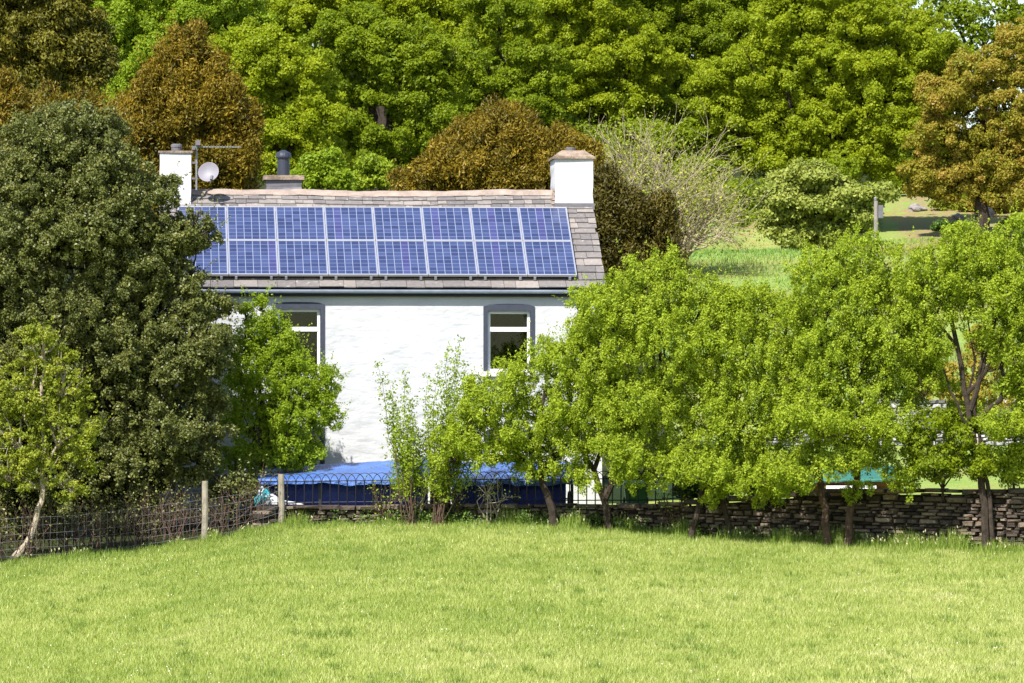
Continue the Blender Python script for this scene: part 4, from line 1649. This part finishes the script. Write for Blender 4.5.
# ------------------------------------------------------------------ plants
def build_near_trees():
    # big holly-like evergreen on the left
    tree('evergreen_tree', 'huge dark glossy evergreen filling the left side beside the cottage', 'tree', 104.2,
         [(70, 170, 75, 58), (20, 215, 75, 85), (105, 200, 62, 55), (150, 252, 46, 48), (60, 280, 95, 80), (140, 330, 70, 70), (180, 275, 30, 40, .2),
          (20, 370, 80, 80), (110, 410, 85, 75), (165, 420, 48, 60), (190, 350, 42, 42), (60, 460, 80, 50), (148, 470, 60, 32), (-60, 320, 80, 150), (200, 385, 20, 30), (200, 440, 22, 35), (222, 300, 10, 8), (218, 345, 12, 10), (214, 400, 14, 14), (30, 520, 60, 26, .5), (110, 512, 60, 26, .5), (-30, 500, 50, 60), (228, 490, 22, 18, .3), (85, 138, 40, 26), (35, 155, 36, 26), (188, 232, 24, 22), (200, 320, 20, 26)],
         'l_holly', 0.055, 0.105, base=(110, 0.3), trunk_r=0.2, fork=0.4, cover=1.25, fill=0.45, depth=0.8, spiky=0.3, flat=0.9, twigs=5, shoots=0.32, shoot_len=0.42, gaps=0.4, sub=8, nrand=1.0, warp=0.5)
    # dead undergrowth below it
    mb = MB()
    tips = []
    for k in range(190):
        px = rng.uniform(-30, 262)
        Y = float(edgeY((px - 512) * 101 / F)) + rng.uniform(0.25, 2.2)
        b = P(px, 560, Y)
        b[2] = float(ground_z(b[0], Y)) - 0.05
        d = unit(np.array([rng.normal() * 0.35, rng.normal() * 0.3, 1.0]))
        branching(mb, b, d, rng.uniform(0.4, 0.85), rng.uniform(0.007, 0.02), 2, tips, 0.55, 0.1, 2)
    o = empty('undergrowth', P(120, 555, 101.5), 'tangle of bare brown stems under the dark evergreen behind the wire fence', 'undergrowth')
    keep(mb.build('stems', M['bark_red']), o)
    keep(link('foliage', leaves_at('foliage', tips[::2], 'l', 0.055, 4, 0.09), M['l_holly']), o)
    o['kind'] = 'stuff'
    # yellow-green sapling in front of it with a pale leaning trunk
    tree('sapling', 'yellow green sapling with a pale leaning trunk in front of the dark evergreen', 'tree', 99.6,
         [(42, 345, 24, 28), (30, 385, 38, 34), (62, 380, 28, 34), (20, 430, 32, 34), (58, 430, 40, 36), (40, 475, 36, 26), (85, 462, 18, 14), (8, 468, 22, 26), (72, 490, 20, 12)],
         'l_yel', 0.055, 0.10, base=(15, 0), barkmat='bark_pale', cover=0.75, fill=0.1, depth=0.8, gaps=0.48, flat=0.6, twigs=6, spiky=0.35, shoots=0.2,
         stems=[([(12, 568), (26, 545), (36, 520), (43, 490), (44, 450), (42, 400), (42, 350)], 0.075, 1), ([(44, 470), (60, 440), (66, 400)], 0.03, ), ([(42, 455), (25, 420), (22, 390)], 0.03,)])
    # bright green small tree in front of the left windows
    tree('garden_tree', 'small bright green tree in front of the left cottage windows', 'tree', 105.9,
         [(256, 335, 13, 26), (244, 365, 18, 30), (276, 362, 18, 26), (268, 390, 34, 34), (308, 385, 26, 26), (248, 420, 24, 28), (290, 425, 40, 26), (322, 400, 15, 20), (258, 455, 24, 20), (235, 460, 18, 22), (262, 305, 7, 12), (246, 312, 7, 14), (270, 328, 11, 20), (284, 335, 8, 14), (298, 362, 12, 16), (300, 385, 34, 30), (288, 352, 14, 20), (258, 356, 20, 28), (312, 418, 28, 24), (285, 450, 36, 20), (240, 400, 22, 30), (328, 378, 14, 20), (300, 455, 24, 14)],
         'l_bright', 0.047, 0.075, base=(250, 0), trunk_r=0.07, cover=0.8, fill=0.15, spiky=0.3, gaps=0.35, flat=1.0, twigs=8, shoots=0.45, shoot_len=0.38, inner=0.3, warp=0.35)
    # hawthorn hedge trees to the right of the window
    hs = dict(leaf=0.047, puff=0.072, flat=1.5, shoots=0.22, shoot_len=0.40, gaps=0.58, cover=1.05, fill=0.10, inner=0.38, warp=0.45, sub=7, depth=1.2, spiky=0.3, twigs=6, nrand=0.9)
    tree('hawthorn_tree', 'bright green hawthorn spreading in front of the right cottage window', 'tree', 103.3,
         [(500, 400, 36, 32), (556, 365, 30, 30), (470, 430, 32, 28), (525, 430, 40, 32), (575, 400, 42, 38), (560, 445, 38, 28), (495, 452, 30, 18), (455, 455, 22, 14), (540, 470, 30, 14), (585, 335, 26, 24), (512, 378, 18, 14)],
         'l_haw', base=(555, -0.2), barkmat='bark', group='hawthorn trees along the drystone wall',
         stems=[([(557, 528), (549, 500), (541, 478), (538, 440), (545, 390)], 0.09, 1), ([(541, 480), (520, 455), (495, 420)], 0.04,), ([(545, 470), (570, 440), (585, 380)], 0.05,)], **hs)
    tree('hawthorn_tree', 'largest bright green hawthorn at the right corner of the cottage', 'tree', 103.1,
         [(650, 300, 42, 38), (615, 320, 42, 40), (690, 315, 40, 34), (660, 355, 58, 45), (610, 385, 44, 40), (705, 360, 42, 40), (640, 410, 52, 36), (690, 415, 46, 36), (605, 435, 34, 26), (660, 450, 40, 22), (668, 276, 24, 20), (598, 350, 28, 30), (640, 470, 34, 16, -.7), (690, 465, 34, 18, -.7), (625, 445, 26, 20, -.8), (580, 478, 18, 12, -.3)],
         'l_haw', base=(600, -0.3), barkmat='bark', group='hawthorn trees along the drystone wall',
         stems=[([(612, 532), (604, 500), (594, 470), (578, 446), (566, 432)], 0.08, 1), ([(604, 500), (622, 455), (650, 400), (660, 330)], 0.08,), ([(594, 470), (612, 430), (612, 360)], 0.05,)], **hs)
    tree('hawthorn_tree', 'low rounded bright green hawthorn between the two largest hedge trees', 'tree', 102.6,
         [(760, 314, 34, 26), (740, 335, 40, 34), (785, 325, 30, 30), (765, 375, 46, 34), (725, 390, 36, 34), (740, 430, 44, 30), (785, 425, 32, 28), (700, 455, 34, 22), (755, 465, 40, 18), (735, 300, 20, 14), (715, 480, 30, 14, -.7), (760, 480, 34, 14, -.7), (795, 465, 26, 18, -.6), (715, 497, 18, 9, -.3), (772, 496, 18, 10, -.3)],
         'l_haw', base=(725, -0.3), group='hawthorn trees along the drystone wall',
         stems=[([(690, 545), (700, 500), (715, 460), (735, 400), (750, 330)], 0.07, 1), ([(735, 540), (722, 500), (700, 460), (690, 430)], 0.06, 1), ([(715, 460), (760, 410), (775, 350)], 0.04,)], **hs)
    tree('hawthorn_tree', 'tall twin-trunked bright green hawthorn hiding the utility pole', 'tree', 101.9,
         [(830, 275, 34, 30), (865, 265, 30, 30), (815, 310, 40, 34), (860, 315, 44, 36), (900, 300, 30, 34), (835, 355, 48, 34), (885, 355, 44, 34), (800, 365, 30, 30), (850, 395, 52, 30), (905, 390, 34, 24), (805, 405, 34, 26), (845, 435, 40, 22), (815, 455, 30, 16), (870, 455, 26, 14), (840, 465, 30, 14, -.8), (885, 430, 30, 22, -.7), (920, 350, 26, 26), (925, 385, 26, 20, -.4), (820, 425, 36, 20, -.9), (800, 478, 22, 12, -.6), (905, 478, 22, 16, -.4), (860, 488, 14, 8, -.3)],
         'l_haw', base=(838, -0.5), group='hawthorn trees along the drystone wall', barkmat='bark_red',
         stems=[([(828, 548), (826, 510), (818, 470), (818, 420), (822, 340), (830, 290)], 0.085, 1), ([(846, 549), (850, 510), (858, 465), (858, 410), (870, 330)], 0.09, 1), ([(858, 440), (885, 400), (895, 350)], 0.05,), ([(818, 440), (800, 400)], 0.04,)], **hs)
    tree('hawthorn_tree', 'open bright green hawthorn with a bare dark trunk at the right', 'tree', 101.3,
         [(935, 265, 34, 28), (975, 255, 36, 30), (1010, 265, 36, 34), (950, 300, 34, 26), (995, 305, 40, 32), (1030, 310, 34, 40), (925, 320, 22, 22), (1015, 345, 28, 24), (958, 240, 20, 16), (1020, 385, 22, 18), (985, 340, 18, 14), (930, 345, 24, 20), (1000, 425, 24, 16, -.6), (935, 290, 30, 30), (1020, 230, 24, 16), (960, 420, 26, 14, .8)],
         'l_haw', base=(985, -0.5), group='hawthorn trees along the drystone wall', barkmat='bark',
         stems=[([(985, 553), (985, 505), (975, 455), (968, 405), (958, 350), (950, 300), (945, 260)], 0.085, 1), ([(992, 552), (990, 500), (980, 450), (974, 410), (985, 340), (980, 280)], 0.05, 1), ([(972, 430), (950, 390), (938, 350)], 0.03,), ([(968, 400), (975, 360), (968, 310)], 0.03,), ([(985, 372), (1008, 365), (1020, 350)], 0.025,), ([(970, 410), (985, 360), (1002, 300)], 0.06,), ([(966, 395), (985, 372), (1000, 345), (1004, 320)], 0.045,), ([(958, 350), (935, 320), (915, 310)], 0.04,), ([(975, 420), (1000, 400), (1005, 350), (1015, 300)], 0.06,)], **hs)
    tree('hawthorn_tree', 'bright green hawthorn just entering the picture at the right edge', 'tree', 101.0,
         [(1062, 285, 36, 38), (1060, 350, 34, 40), (1095, 320, 44, 60), (1075, 410, 40, 40, -.4), (1120, 400, 40, 50), (1055, 420, 22, 26)],
         'l_haw', base=(1085, -0.5), group='hawthorn trees along the drystone wall', barkmat='bark',
         stems=[([(1085, 556), (1083, 500), (1080, 440), (1075, 380), (1065, 300)], 0.08, 1), ([(1082, 470), (1105, 400), (1110, 330)], 0.05,)], **hs)
    # dark shaded shrubs below it and a fresh one at the frame edge
    tree('hawthorn_bush', 'low dark green bush between the two right-hand hawthorn trunks', 'bush', 102.0,
         [(930, 430, 26, 24, -.6), (955, 450, 22, 26, -.6), (912, 450, 22, 20, -.6), (978, 462, 18, 22, -.7), (935, 470, 26, 16, -.9), (965, 420, 22, 18, -.5)], 'l_syc', 0.06, 0.12, base=(940, 0), trunk_r=0.03, cover=0.8, fill=0.3, gaps=0.3)
    tree('hedge_bush', 'low shaded bush behind the drystone wall between the two largest hedge trees', 'bush', 104.3,
         [(725, 485, 30, 18), (765, 480, 34, 20), (795, 484, 20, 14), (745, 470, 30, 18)], 'l_nettle', 0.06, 0.12, base=(750, 0), trunk_r=0.03, cover=0.8, fill=0.4, gaps=0.25)
    tree('hedge_bush', 'small shaded bush behind the drystone wall right of the wheelie bin', 'bush', 104.6,
         [(682, 490, 18, 16), (700, 492, 16, 14)], 'l_nettle', 0.06, 0.12, base=(690, 0), trunk_r=0.03, cover=0.8, fill=0.4, gaps=0.25)
    tree('hawthorn_bush', 'fresh yellow green bush at the right edge in front of the stone wall', 'bush', 101.4,
         [(1010, 430, 18, 16), (1020, 455, 26, 24), (1008, 475, 20, 16), (1030, 420, 20, 22), (1022, 385, 20, 16)], 'l_haw', 0.06, 0.16, base=(1012, -0.2), trunk_r=0.035, cover=0.75, fill=0.3, gaps=0.1,
         stems=[([(1013, 556), (1014, 510), (1012, 470), (1015, 430)], 0.04, 1)])
    tree('scrub_bush', 'sparse tan brown scrub behind the bare dark trunk of the open hawthorn', 'bush', 121.0,
         [(960, 380, 26, 26), (1000, 375, 26, 30), (930, 385, 22, 22), (1030, 380, 24, 30), (980, 400, 40, 16), (985, 345, 22, 18)], 'l_rust', 0.08, 0.14, base=(980, 0), trunk_r=0.04, cover=0.6, fill=0.25, gaps=0.35, spiky=0.4, twigs=14, barkmat='bark_pale')
    # thin feathery saplings against the white wall
    for (nm, lab, basepx, tips_px, Y, dens) in (
        ('sapling', 'thin sparse sapling with bare tips against the white cottage wall', 413, [(378, 366), (390, 385), (405, 372), (412, 400), (400, 420), (418, 430), (402, 450), (395, 400), (420, 450), (408, 462), (398, 435), (412, 430), (406, 410), (394, 455)], 103.75, 30),
        ('sapling', 'feathery upright sapling left of the hawthorn by the right window', 437, [(428, 380), (440, 366), (448, 348), (455, 362), (432, 410), (445, 390), (460, 340), (465, 380), (425, 430), (438, 440), (452, 420), (448, 450), (470, 400), (430, 455), (462, 435), (478, 395), (486, 375), (472, 425), (480, 445), (458, 460), (442, 470), (490, 410), (466, 365)], 103.8, 34)):
        b = P(basepx, 527, Y)
        b[2] = float(ground_z(b[0], Y - 0.35)) - 0.05
        b[1] = Y - 0.35
        o = empty(nm, b, lab, 'sapling')
        mb = MB()
        pos = []
        for (tx, ty) in tips_px:
            e = P(tx, ty, Y + rng.uniform(-.3, .5))
            mid = b + (e - b) * 0.45 + np.array([(b[0] - e[0]) * rng.uniform(-0.15, 0.2) + rng.normal() * 0.05, 0, 0])
            pts = [b + rng.normal(size=3) * np.array([0.07, 0.05, 0]), mid] + wander(mid, e, 4, 0.06)[1:]
            mb.tube(pts, list(np.linspace(0.009, 0.003, len(pts))), 5)
            for t in np.linspace(0.15, 1.0, 9):
                q = mid + (e - mid) * t
                for _ in range(int(dens * (1.25 - 0.9 * t) / 3) + 1):
                    pos.append(q + rng.normal(size=3) * np.array([0.07, 0.07, 0.06]) * (1.3 - 0.7 * t))
        keep(mb.build('trunk', M['bark_red']), o)
        keep(link('crown', leaves_at('crown', pos, 'l', 0.055, 6, 0.04), M['l_bright']), o)
    # bare thorny bushes growing out of the wall foot
    bushes = [(386, 'bare twiggy bush left of the thin sapling at the wall foot', 0.5), (418, 'bare twiggy bush under the thin sapling at the wall foot', 0.5), (455, 'bare twiggy bush below the teal hose at the wall foot', 0.55), (490, 'bare forked bush with pale stems under the hawthorn', 0.62),
              (664, 'bare twiggy bush at the wall foot right of the wheelie bin', 0.5)]
    for px, lab, L in bushes:
        Y = float(edgeY((px - 512) * 103.5 / F)) - 0.12
        b = P(px, 528, Y)
        b[2] = float(ground_z(b[0], Y)) - 0.03
        o = empty('bare_bush', b, lab, 'bush', 'bare bushes along the wall foot')
        mb = MB()
        tips = []
        for k in range(4):
            d = unit(np.array([rng.normal() * 0.28, rng.normal() * 0.15, 1.0]))
            branching(mb, b + rng.normal(size=3) * np.array([.04, .03, 0]), d, L * rng.uniform(.8, 1.1), 0.017, 2, tips, 0.55, 0.2, 3)
        keep(mb.build('branches', M['bark_pale'] if px in (490, 418) else M['bark_red']), o)
        keep(link('leaves', leaves_at('leaves', tips, 'l', 0.045, 2, 0.05), M['l_haw']), o)
    # weeds at the wall foot
    n = 0
    pos = []
    for k in range(420):
        px = rng.choice([rng.uniform(500, 650), rng.uniform(300, 1030), rng.uniform(380, 470)])
        Y = float(edgeY((px - 512) * 103 / F)) - abs(rng.normal(0, 0.12)) - 0.05
        x = (px - 512) * Y / F
        z = float(ground_z(x, Y))
        h = rng.uniform(0.12, 0.38)
        for _ in range(int(16 * h / 0.3)):
            pos.append((x + rng.normal() * 0.05, Y + rng.normal() * 0.04, z + rng.uniform(0.03, h)))
    o = link('weeds', leaves_at('weeds', pos, 'l', 0.055, 1, 0.02), M['l_nettle'])
    tag(o, 'nettles and dock leaves growing along the foot of the drystone wall', 'weeds', kind='stuff')


def build_far_trees():
    yew = dict(aspect=0.34, along=(0, -0.2, 0.9), flat=1.5, spread=0.5, nrand=1.2, gaps=0.28, subflat=1.2, bottom=0.5, shoots=0.3, shoot_len=0.6, warp=0.14)
    tree('yew_tree', 'tall russet yew with a pointed top behind the left chimney', 'tree', 136,
         [(188, 62, 22, 34), (170, 92, 34, 36), (208, 98, 34, 38), (150, 128, 46, 38), (195, 135, 50, 42), (235, 125, 26, 36), (130, 165, 46, 36), (180, 175, 60, 36), (235, 170, 30, 34), (115, 135, 24, 28)],
         'l_yew', 0.11, 0.20, trunk_r=0.25, cover=1.5, fill=0.9, spiky=0.2, **yew)
    tree('yew_tree', 'low orange yew behind the dark evergreen at the left edge', 'tree', 133,
         [(8, 112, 34, 22), (45, 122, 32, 22), (85, 118, 26, 20), (110, 140, 30, 26), (60, 150, 60, 30), (0, 150, 40, 30)],
         'l_yew', 0.11, 0.20, trunk_r=0.2, cover=1.5, fill=0.9, spiky=0.2, **yew)
    tree('conifer_tree', 'tall olive brown conifer in the top left corner', 'tree', 150,
         [(25, -10, 50, 45), (65, 20, 36, 40), (10, 45, 50, 45), (55, 65, 48, 40), (85, 60, 20, 36), (20, 95, 55, 35), (75, 100, 30, 26), (-30, 40, 40, 80)],
         'l_cyp', 0.13, 0.26, trunk_r=0.3, cover=1.5, fill=0.9, spiky=0.2, aspect=0.36, along=(0, -0.3, -0.4), flat=0.8, spread=0.5, nrand=1.1, gaps=0.3, sub=7)
    tree('yew_tree', 'broad domed russet yew behind the roof ridge left of the right chimney', 'tree', 131,
         [(500, 168, 80, 40), (450, 182, 46, 28), (415, 190, 30, 18), (550, 168, 40, 36), (500, 185, 90, 40), (585, 190, 24, 34)],
         'l_yew', 0.10, 0.19, trunk_r=0.25, cover=1.5, fill=0.9, spiky=0.04, **dict(yew, shoots=0.1, shoot_len=0.4, warp=0.08))
    tree('yew_tree', 'dark brown yew right of the cottage roof', 'tree', 124,
         [(606, 198, 20, 28), (622, 220, 26, 32), (655, 228, 28, 28), (612, 245, 26, 40), (660, 255, 28, 26), (630, 270, 36, 34), (605, 290, 30, 40)],
         'l_yewdark', 0.10, 0.19, trunk_r=0.2, cover=1.4, fill=0.9, spiky=0.15, **yew)
    # deciduous wood on the hill
    W = [
        ('sycamore_tree', 'fresh green tree between the olive conifer and the pointed russet yew', 255, [(130, 15, 45, 36), (105, 45, 30, 40), (150, 55, 40, 40), (130, 95, 45, 36), (95, 5, 30, 30), (225, 10, 45, 34), (185, 15, 36, 36)], 'l_bright'),
        ('oak_tree', 'yellow green oak rising behind the dark metal flue', 235, [(255, 50, 44, 34), (290, 85, 44, 34), (245, 95, 34, 34), (310, 120, 38, 34), (265, 130, 40, 36), (315, 160, 34, 28), (225, 60, 30, 30), (285, 175, 40, 20)], 'l_oak'),
        ('sycamore_tree', 'deep green sycamore with dark hollows behind the middle of the roof', 245, [(350, 40, 42, 34), (400, 55, 46, 36), (365, 90, 42, 32), (415, 100, 44, 34), (350, 130, 34, 32), (390, 140, 42, 30), (445, 60, 36, 34), (360, 170, 34, 22), (430, 135, 36, 30), (320, 60, 26, 30)], 'l_syc'),
        ('oak_tree', 'light green oak at the top behind the roof, left of the frame middle', 275, [(330, -5, 50, 30), (385, 5, 50, 32), (440, 5, 46, 32), (285, 0, 50, 30), (470, 40, 44, 34)], 'l_oak'),
        ('oak_tree', 'bushy green oak above the domed russet yew', 262, [(490, 70, 44, 34), (465, 100, 38, 30), (515, 105, 42, 32), (500, 20, 44, 32), (540, 75, 36, 34), (480, 130, 50, 26), (550, 115, 36, 26)], 'l_syc'),
        ('oak_tree', 'wide bright oak at the top above the right chimney', 272, [(570, 20, 46, 34), (615, 35, 46, 36), (575, 65, 46, 34), (640, 70, 44, 34), (610, 95, 50, 30), (540, 40, 36, 36), (590, -10, 60, 26)], 'l_oak'),
        ('oak_tree', 'mid green oak above the bare grey bush', 278, [(665, 20, 44, 34), (705, 40, 44, 38), (685, 80, 42, 34), (735, 15, 44, 32), (665, 110, 36, 30), (720, 95, 36, 40), (725, 135, 30, 40), (650, -10, 50, 24), (770, 0, 50, 26)], 'l_syc'),
        ('oak_tree', 'biggest rounded bright green oak on the hill right of centre', 266, [(800, 30, 56, 36), (855, 25, 56, 38), (905, 40, 50, 40), (760, 75, 50, 42), (825, 75, 60, 42), (890, 85, 56, 42), (930, 75, 38, 40), (740, 120, 38, 34), (790, 125, 52, 36), (850, 125, 56, 38), (905, 125, 46, 36), (770, 160, 40, 26), (850, 165, 60, 26), (720, 90, 26, 30), (830, 0, 70, 26)], 'l_oak'),
        ('oak_tree', 'bronze leaved oak at the right edge of the hill', 262, [(985, 75, 46, 30), (1020, 60, 40, 34), (955, 105, 46, 30), (1005, 110, 48, 32), (940, 140, 40, 26), (985, 145, 50, 28), (1030, 140, 40, 34), (925, 175, 28, 22), (960, 175, 36, 18), (1010, 180, 44, 20), (935, 190, 26, 14), (1025, 195, 26, 20), (985, 192, 38, 14)], 'l_rust'),
    ]
    for nm, lab, Y, items, mt in W:
        tree(nm, lab, 'tree', Y, items, mt, 0.14, 0.36, trunk_r=0.35, cover=1.25, fill=0.5, depth=0.9, spiky=0.14, flat=0.75, twigs=3, back=0.15, subflat=0.62, bottom=0.15, gaps=0.28, sub=6, nrand=0.9, warp=0.42,
             group='oaks and sycamores of the hillside wood')
    for px, py, rx, ry, dY, lab in ((728, 205, 26, 30, 250, 'dark shaded bush between the bare grey bush and the pale green bush'), (765, 205, 24, 26, 256, 'dark shaded bush behind the left side of the pale green bush'),
                                (700, 190, 30, 30, 258, 'dark green bush behind the bare grey bush'), (830, 190, 44, 30, 258, 'dark green bush behind the top of the pale green bush'),
                                (898, 172, 28, 18, 285, 'dark green bush under the left side of the bronze oak'), (640, 145, 44, 30, 268, 'dark green bush rising over the top of the bare grey bush'), (600, 140, 34, 26, 272, 'dark green bush above the right chimney under the oaks'), (690, 150, 36, 30, 266, 'dark green bush under the mid green oak, right of the bare grey bush top')):
        tree('understorey_bush', lab, 'bush', dY, [(px, py, rx, ry), (px - rx * .5, py + ry * .5, rx * .8, ry * .6), (px + rx * .5, py + ry * .5, rx * .8, ry * .6), (px, py + ry * .9, rx, ry * .5)], 'l_syc', 0.17, 0.36,
             trunk_r=0.12, cover=1.0, fill=0.7, gaps=0.15, subflat=0.7, group='understorey bushes at the edge of the wood')
    tree('ash_tree', 'thin leaved tree with sky showing through in the top right corner', 'tree', 300,
         [(965, 18, 26, 20), (1000, 10, 30, 20), (1025, 30, 28, 22), (985, 40, 26, 14), (945, 5, 22, 14)], 'l_syc', 0.24, 0.5, trunk_r=0.3, cover=0.55, fill=0.12, gaps=0.3, twigs=10, barkmat='bark', group=None)
    tree('hawthorn_bush', 'pale green rounded bush in front of the biggest oak', 'bush', 205,
         [(815, 185, 40, 24), (785, 200, 32, 24), (850, 200, 34, 24), (810, 215, 46, 24), (775, 222, 22, 18), (860, 222, 24, 20), (880, 195, 14, 12), (815, 235, 40, 14)], 'l_pale', 0.15, 0.36, trunk_r=0.12, cover=1.1, fill=0.7, flat=0.55)
    tree('garden_bush', 'light green bush behind the dark metal flue', 'bush', 140,
         [(318, 172, 20, 22), (338, 180, 18, 18), (306, 182, 18, 16), (330, 160, 14, 12)], 'l_bright', 0.10, 0.22, trunk_r=0.06, cover=0.95, fill=0.6)
    tree('garden_bush', 'small yellow green bush behind the roof left of the domed yew', 'bush', 142,
         [(372, 172, 18, 16), (390, 182, 20, 12), (360, 184, 16, 12)], 'l_haw', 0.10, 0.22, trunk_r=0.06, cover=0.95, fill=0.6)
    # scrub on the tan bank
    for k, (px, py, r, mt, lab) in enumerate(((915, 182, 24, 'l_yel', 'yellow scrub bush at the left end of the tan bank'), (960, 200, 9, 'l_syc', 'small dark green scrub bush on the tan bank'), (1008, 198, 30, 'l_rust', 'brown scrub bush under the bronze oak'), (950, 203, 15, 'l_yel', 'yellow green scrub bush between the pale boulders and the dark green scrub'), (984, 203, 18, 'l_rust', 'bronze scrub bush left of the bronze oak trunk foot'), (1000, 186, 26, 'l_rust', 'broad bronze scrub bush under the hanging branches of the bronze oak'), (945, 226, 10, 'l_nettle', 'low green scrub bush below the pale boulders'), (1015, 222, 12, 'l_syc', 'green scrub bush at the right end of the tan bank'))):
        Y = find_Y(px, py + r * 0.5)
        tree('scrub_bush', lab, 'bush', Y, [(px, py, r, r * 0.6), (px + r * 0.7, py + 2, r * 0.7, r * 0.5), (px - r * 0.7, py + 3, r * 0.6, r * 0.4)], mt, 0.14, 0.2, trunk_r=0.04, cover=0.8, fill=0.4, gaps=0.2, spiky=0.3, group='scrub on the tan bank')
    # bare grey bush right of the chimney
    Y = 190.0
    bx = (662 - 512) * Y / F
    b = np.array([bx, Y, float(ground_z(bx, Y)) - 0.1])
    o = empty('bare_tree', b, 'broad grey leafless bush with pale branches right of the chimney', 'tree')
    mb = MB()
    tips = []
    for k in range(60):
        a = rng.uniform(-1.2, 1.2)
        tx, ty = 656 + 104 * math.sin(a) * rng.uniform(0.7, 1.05), 240 - 132 * math.cos(a) * rng.uniform(0.5, 1.0) - (12 if a < 0.3 else 0)
        e = P(tx, ty, Y + rng.uniform(-2.5, 2.0))
        d = e - b
        L = np.linalg.norm(d)
        d = d / L
        st = b + np.array([d[0] * 0.4, rng.normal() * 0.3, rng.uniform(0.0, 0.5)])
        branching(mb, st, unit(d + np.array([0, 0, 0.02])), L * 0.47, 0.052, 3, tips, 0.46, 0.05, 3)
    keep(mb.build('branches', M['bark_bare']), o)
    tp = np.array(tips)
    keep(link('leaves', leaves_at('leaves', tp[(tp[:, 2] > b[2] + 1.2)], 'l', 0.11, 3, 0.20), M['l_yel']), o)
    # brush pile
    Yb = find_Y(700, 246)
    c = P(702, 243, Yb)
    mb = MB()
    for k in range(120):
        a = np.array([c[0] + rng.normal() * 0.6, Yb + rng.normal() * 0.4, float(ground_z(c[0], Yb)) + abs(rng.normal()) * 0.22])
        d = unit(np.array([rng.normal(), rng.normal() * 0.5, rng.normal() * 0.25]))
        L = rng.uniform(0.4, 1.3)
        mb.tube(wander(a - d * L / 2, a + d * L / 2, 3, 0.08), [0.03, 0.025, 0.02, 0.012], 5)
    tag(mb.build('brush_pile', M['bark_bare']), 'heap of pale cut sticks at the left end of the grassy bank', 'brush pile')
    for px, py, s, lab in ((918, 212, (0.42, 0.3, 0.26), 'leftmost pale boulder on the tan bank'), (958, 220, (0.34, 0.3, 0.2), 'flat middle boulder on the tan bank'), (985, 217, (0.5, 0.35, 0.3), 'rightmost and largest pale boulder on the tan bank')):
        boulder(px, py, find_Y(px, py), s, lab)
    # backing wood further up the hill: a mass nobody could count
    items = []
    for px in range(-60, 960, 60):
        for py in (-15, 30, 75, 115, 145):
            if px > 860 and py < 40:
                continue
            items.append((px + rng.uniform(-18, 18), py + rng.uniform(-12, 12), 52, 46, rng.uniform(-8, 12)))
    for px in range(1090, 1500, 60):
        for py in (40, 95, 145):
            items.append((px + rng.uniform(-18, 18), py + rng.uniform(-12, 12), 52, 46, rng.uniform(-8, 12)))
    for px in range(-420, -60, 60):
        for py in (-15, 50, 110):
            items.append((px + rng.uniform(-18, 18), py + rng.uniform(-12, 12), 52, 46, rng.uniform(-8, 12)))
    me = crown('woodland', lob(335, items, 0.7), 'l_syc', 0.42, 1.0, cover=1.2, fill=1.5, back=0.0)
    o = link('woodland', me, M['l_syc'])
    tag(o, 'dense green wood filling the hillside behind the nearer oaks', 'woodland', kind='stuff')


def build_light_camera():
    cam = bpy.data.cameras.new('camera')
    cam.sensor_width = 36.0
    cam.lens = F / 1024 * 36.0
    cam.shift_y = (HY - 341.5) / 1024.0
    cam.clip_start = 1.0
    cam.clip_end = 5000.0
    o = bpy.data.objects.new('camera', cam)
    COL.objects.link(o)
    o.location = (0, 0, ZC)
    o.rotation_euler = (math.radians(90), 0, 0)
    S.camera = o
    el, az = math.radians(SUN_EL), math.radians(SUN_AZ)    # az: to the left of straight behind the camera
    d = Vector((-math.sin(az) * math.cos(el), -math.cos(az) * math.cos(el), math.sin(el)))
    l = bpy.data.lights.new('sun', 'SUN')
    l.energy = SUN_E
    l.angle = math.radians(0.53)
    l.color = (1.0, 0.955, 0.88)
    so = bpy.data.objects.new('sun', l)
    COL.objects.link(so)
    so.rotation_euler = d.to_track_quat('Z', 'Y').to_euler()
    so.location = (-30, -20, 60)
    w = bpy.data.worlds.new('World')
    S.world = w
    w.use_nodes = True
    nt = w.node_tree
    bg = nt.nodes['Background']
    sky = nt.nodes.new('ShaderNodeTexSky')
    sky.sky_type = 'NISHITA'
    sky.sun_disc = False
    sky.sun_elevation = el
    sky.sun_rotation = math.atan2(d.x, d.y)
    nt.links.new(sky.outputs[0], bg.inputs[0])
    bg.inputs[1].default_value = SKY_S
    S.view_settings.view_transform = 'Standard'
    S.view_settings.look = 'None'
    S.view_settings.exposure = EXPO
    S.view_settings.gamma = 1
    S.view_settings.use_curve_mapping = False
    S.cycles.max_bounces = 6
    S.cycles.transparent_max_bounces = 8
    S.cycles.sample_clamp_indirect = 6.0


SUN_EL, SUN_AZ, SUN_E, SKY_S, EXPO = 50.0, 27.0, 5.0, 0.11, 1.0

build_materials()
M['roughgrass'] = leaf_mat('rough_grass_blades', [(0, (0.13, 0.25, 0.045)), (0.55, (0.23, 0.32, 0.07)), (0.8, (0.25, 0.23, 0.075)), (1, (0.31, 0.215, 0.10))], 0.25)
build_light_camera()
build_ground()
build_grass()
build_far_grass()
TOPZ = build_wall()
build_grey_wall()
HC = build_cottage()
build_solar(HC)
build_roof_things(HC)
build_railing(TOPZ)
build_tarps()
build_wire_fence()
build_pole()
build_near_trees()
build_far_trees()
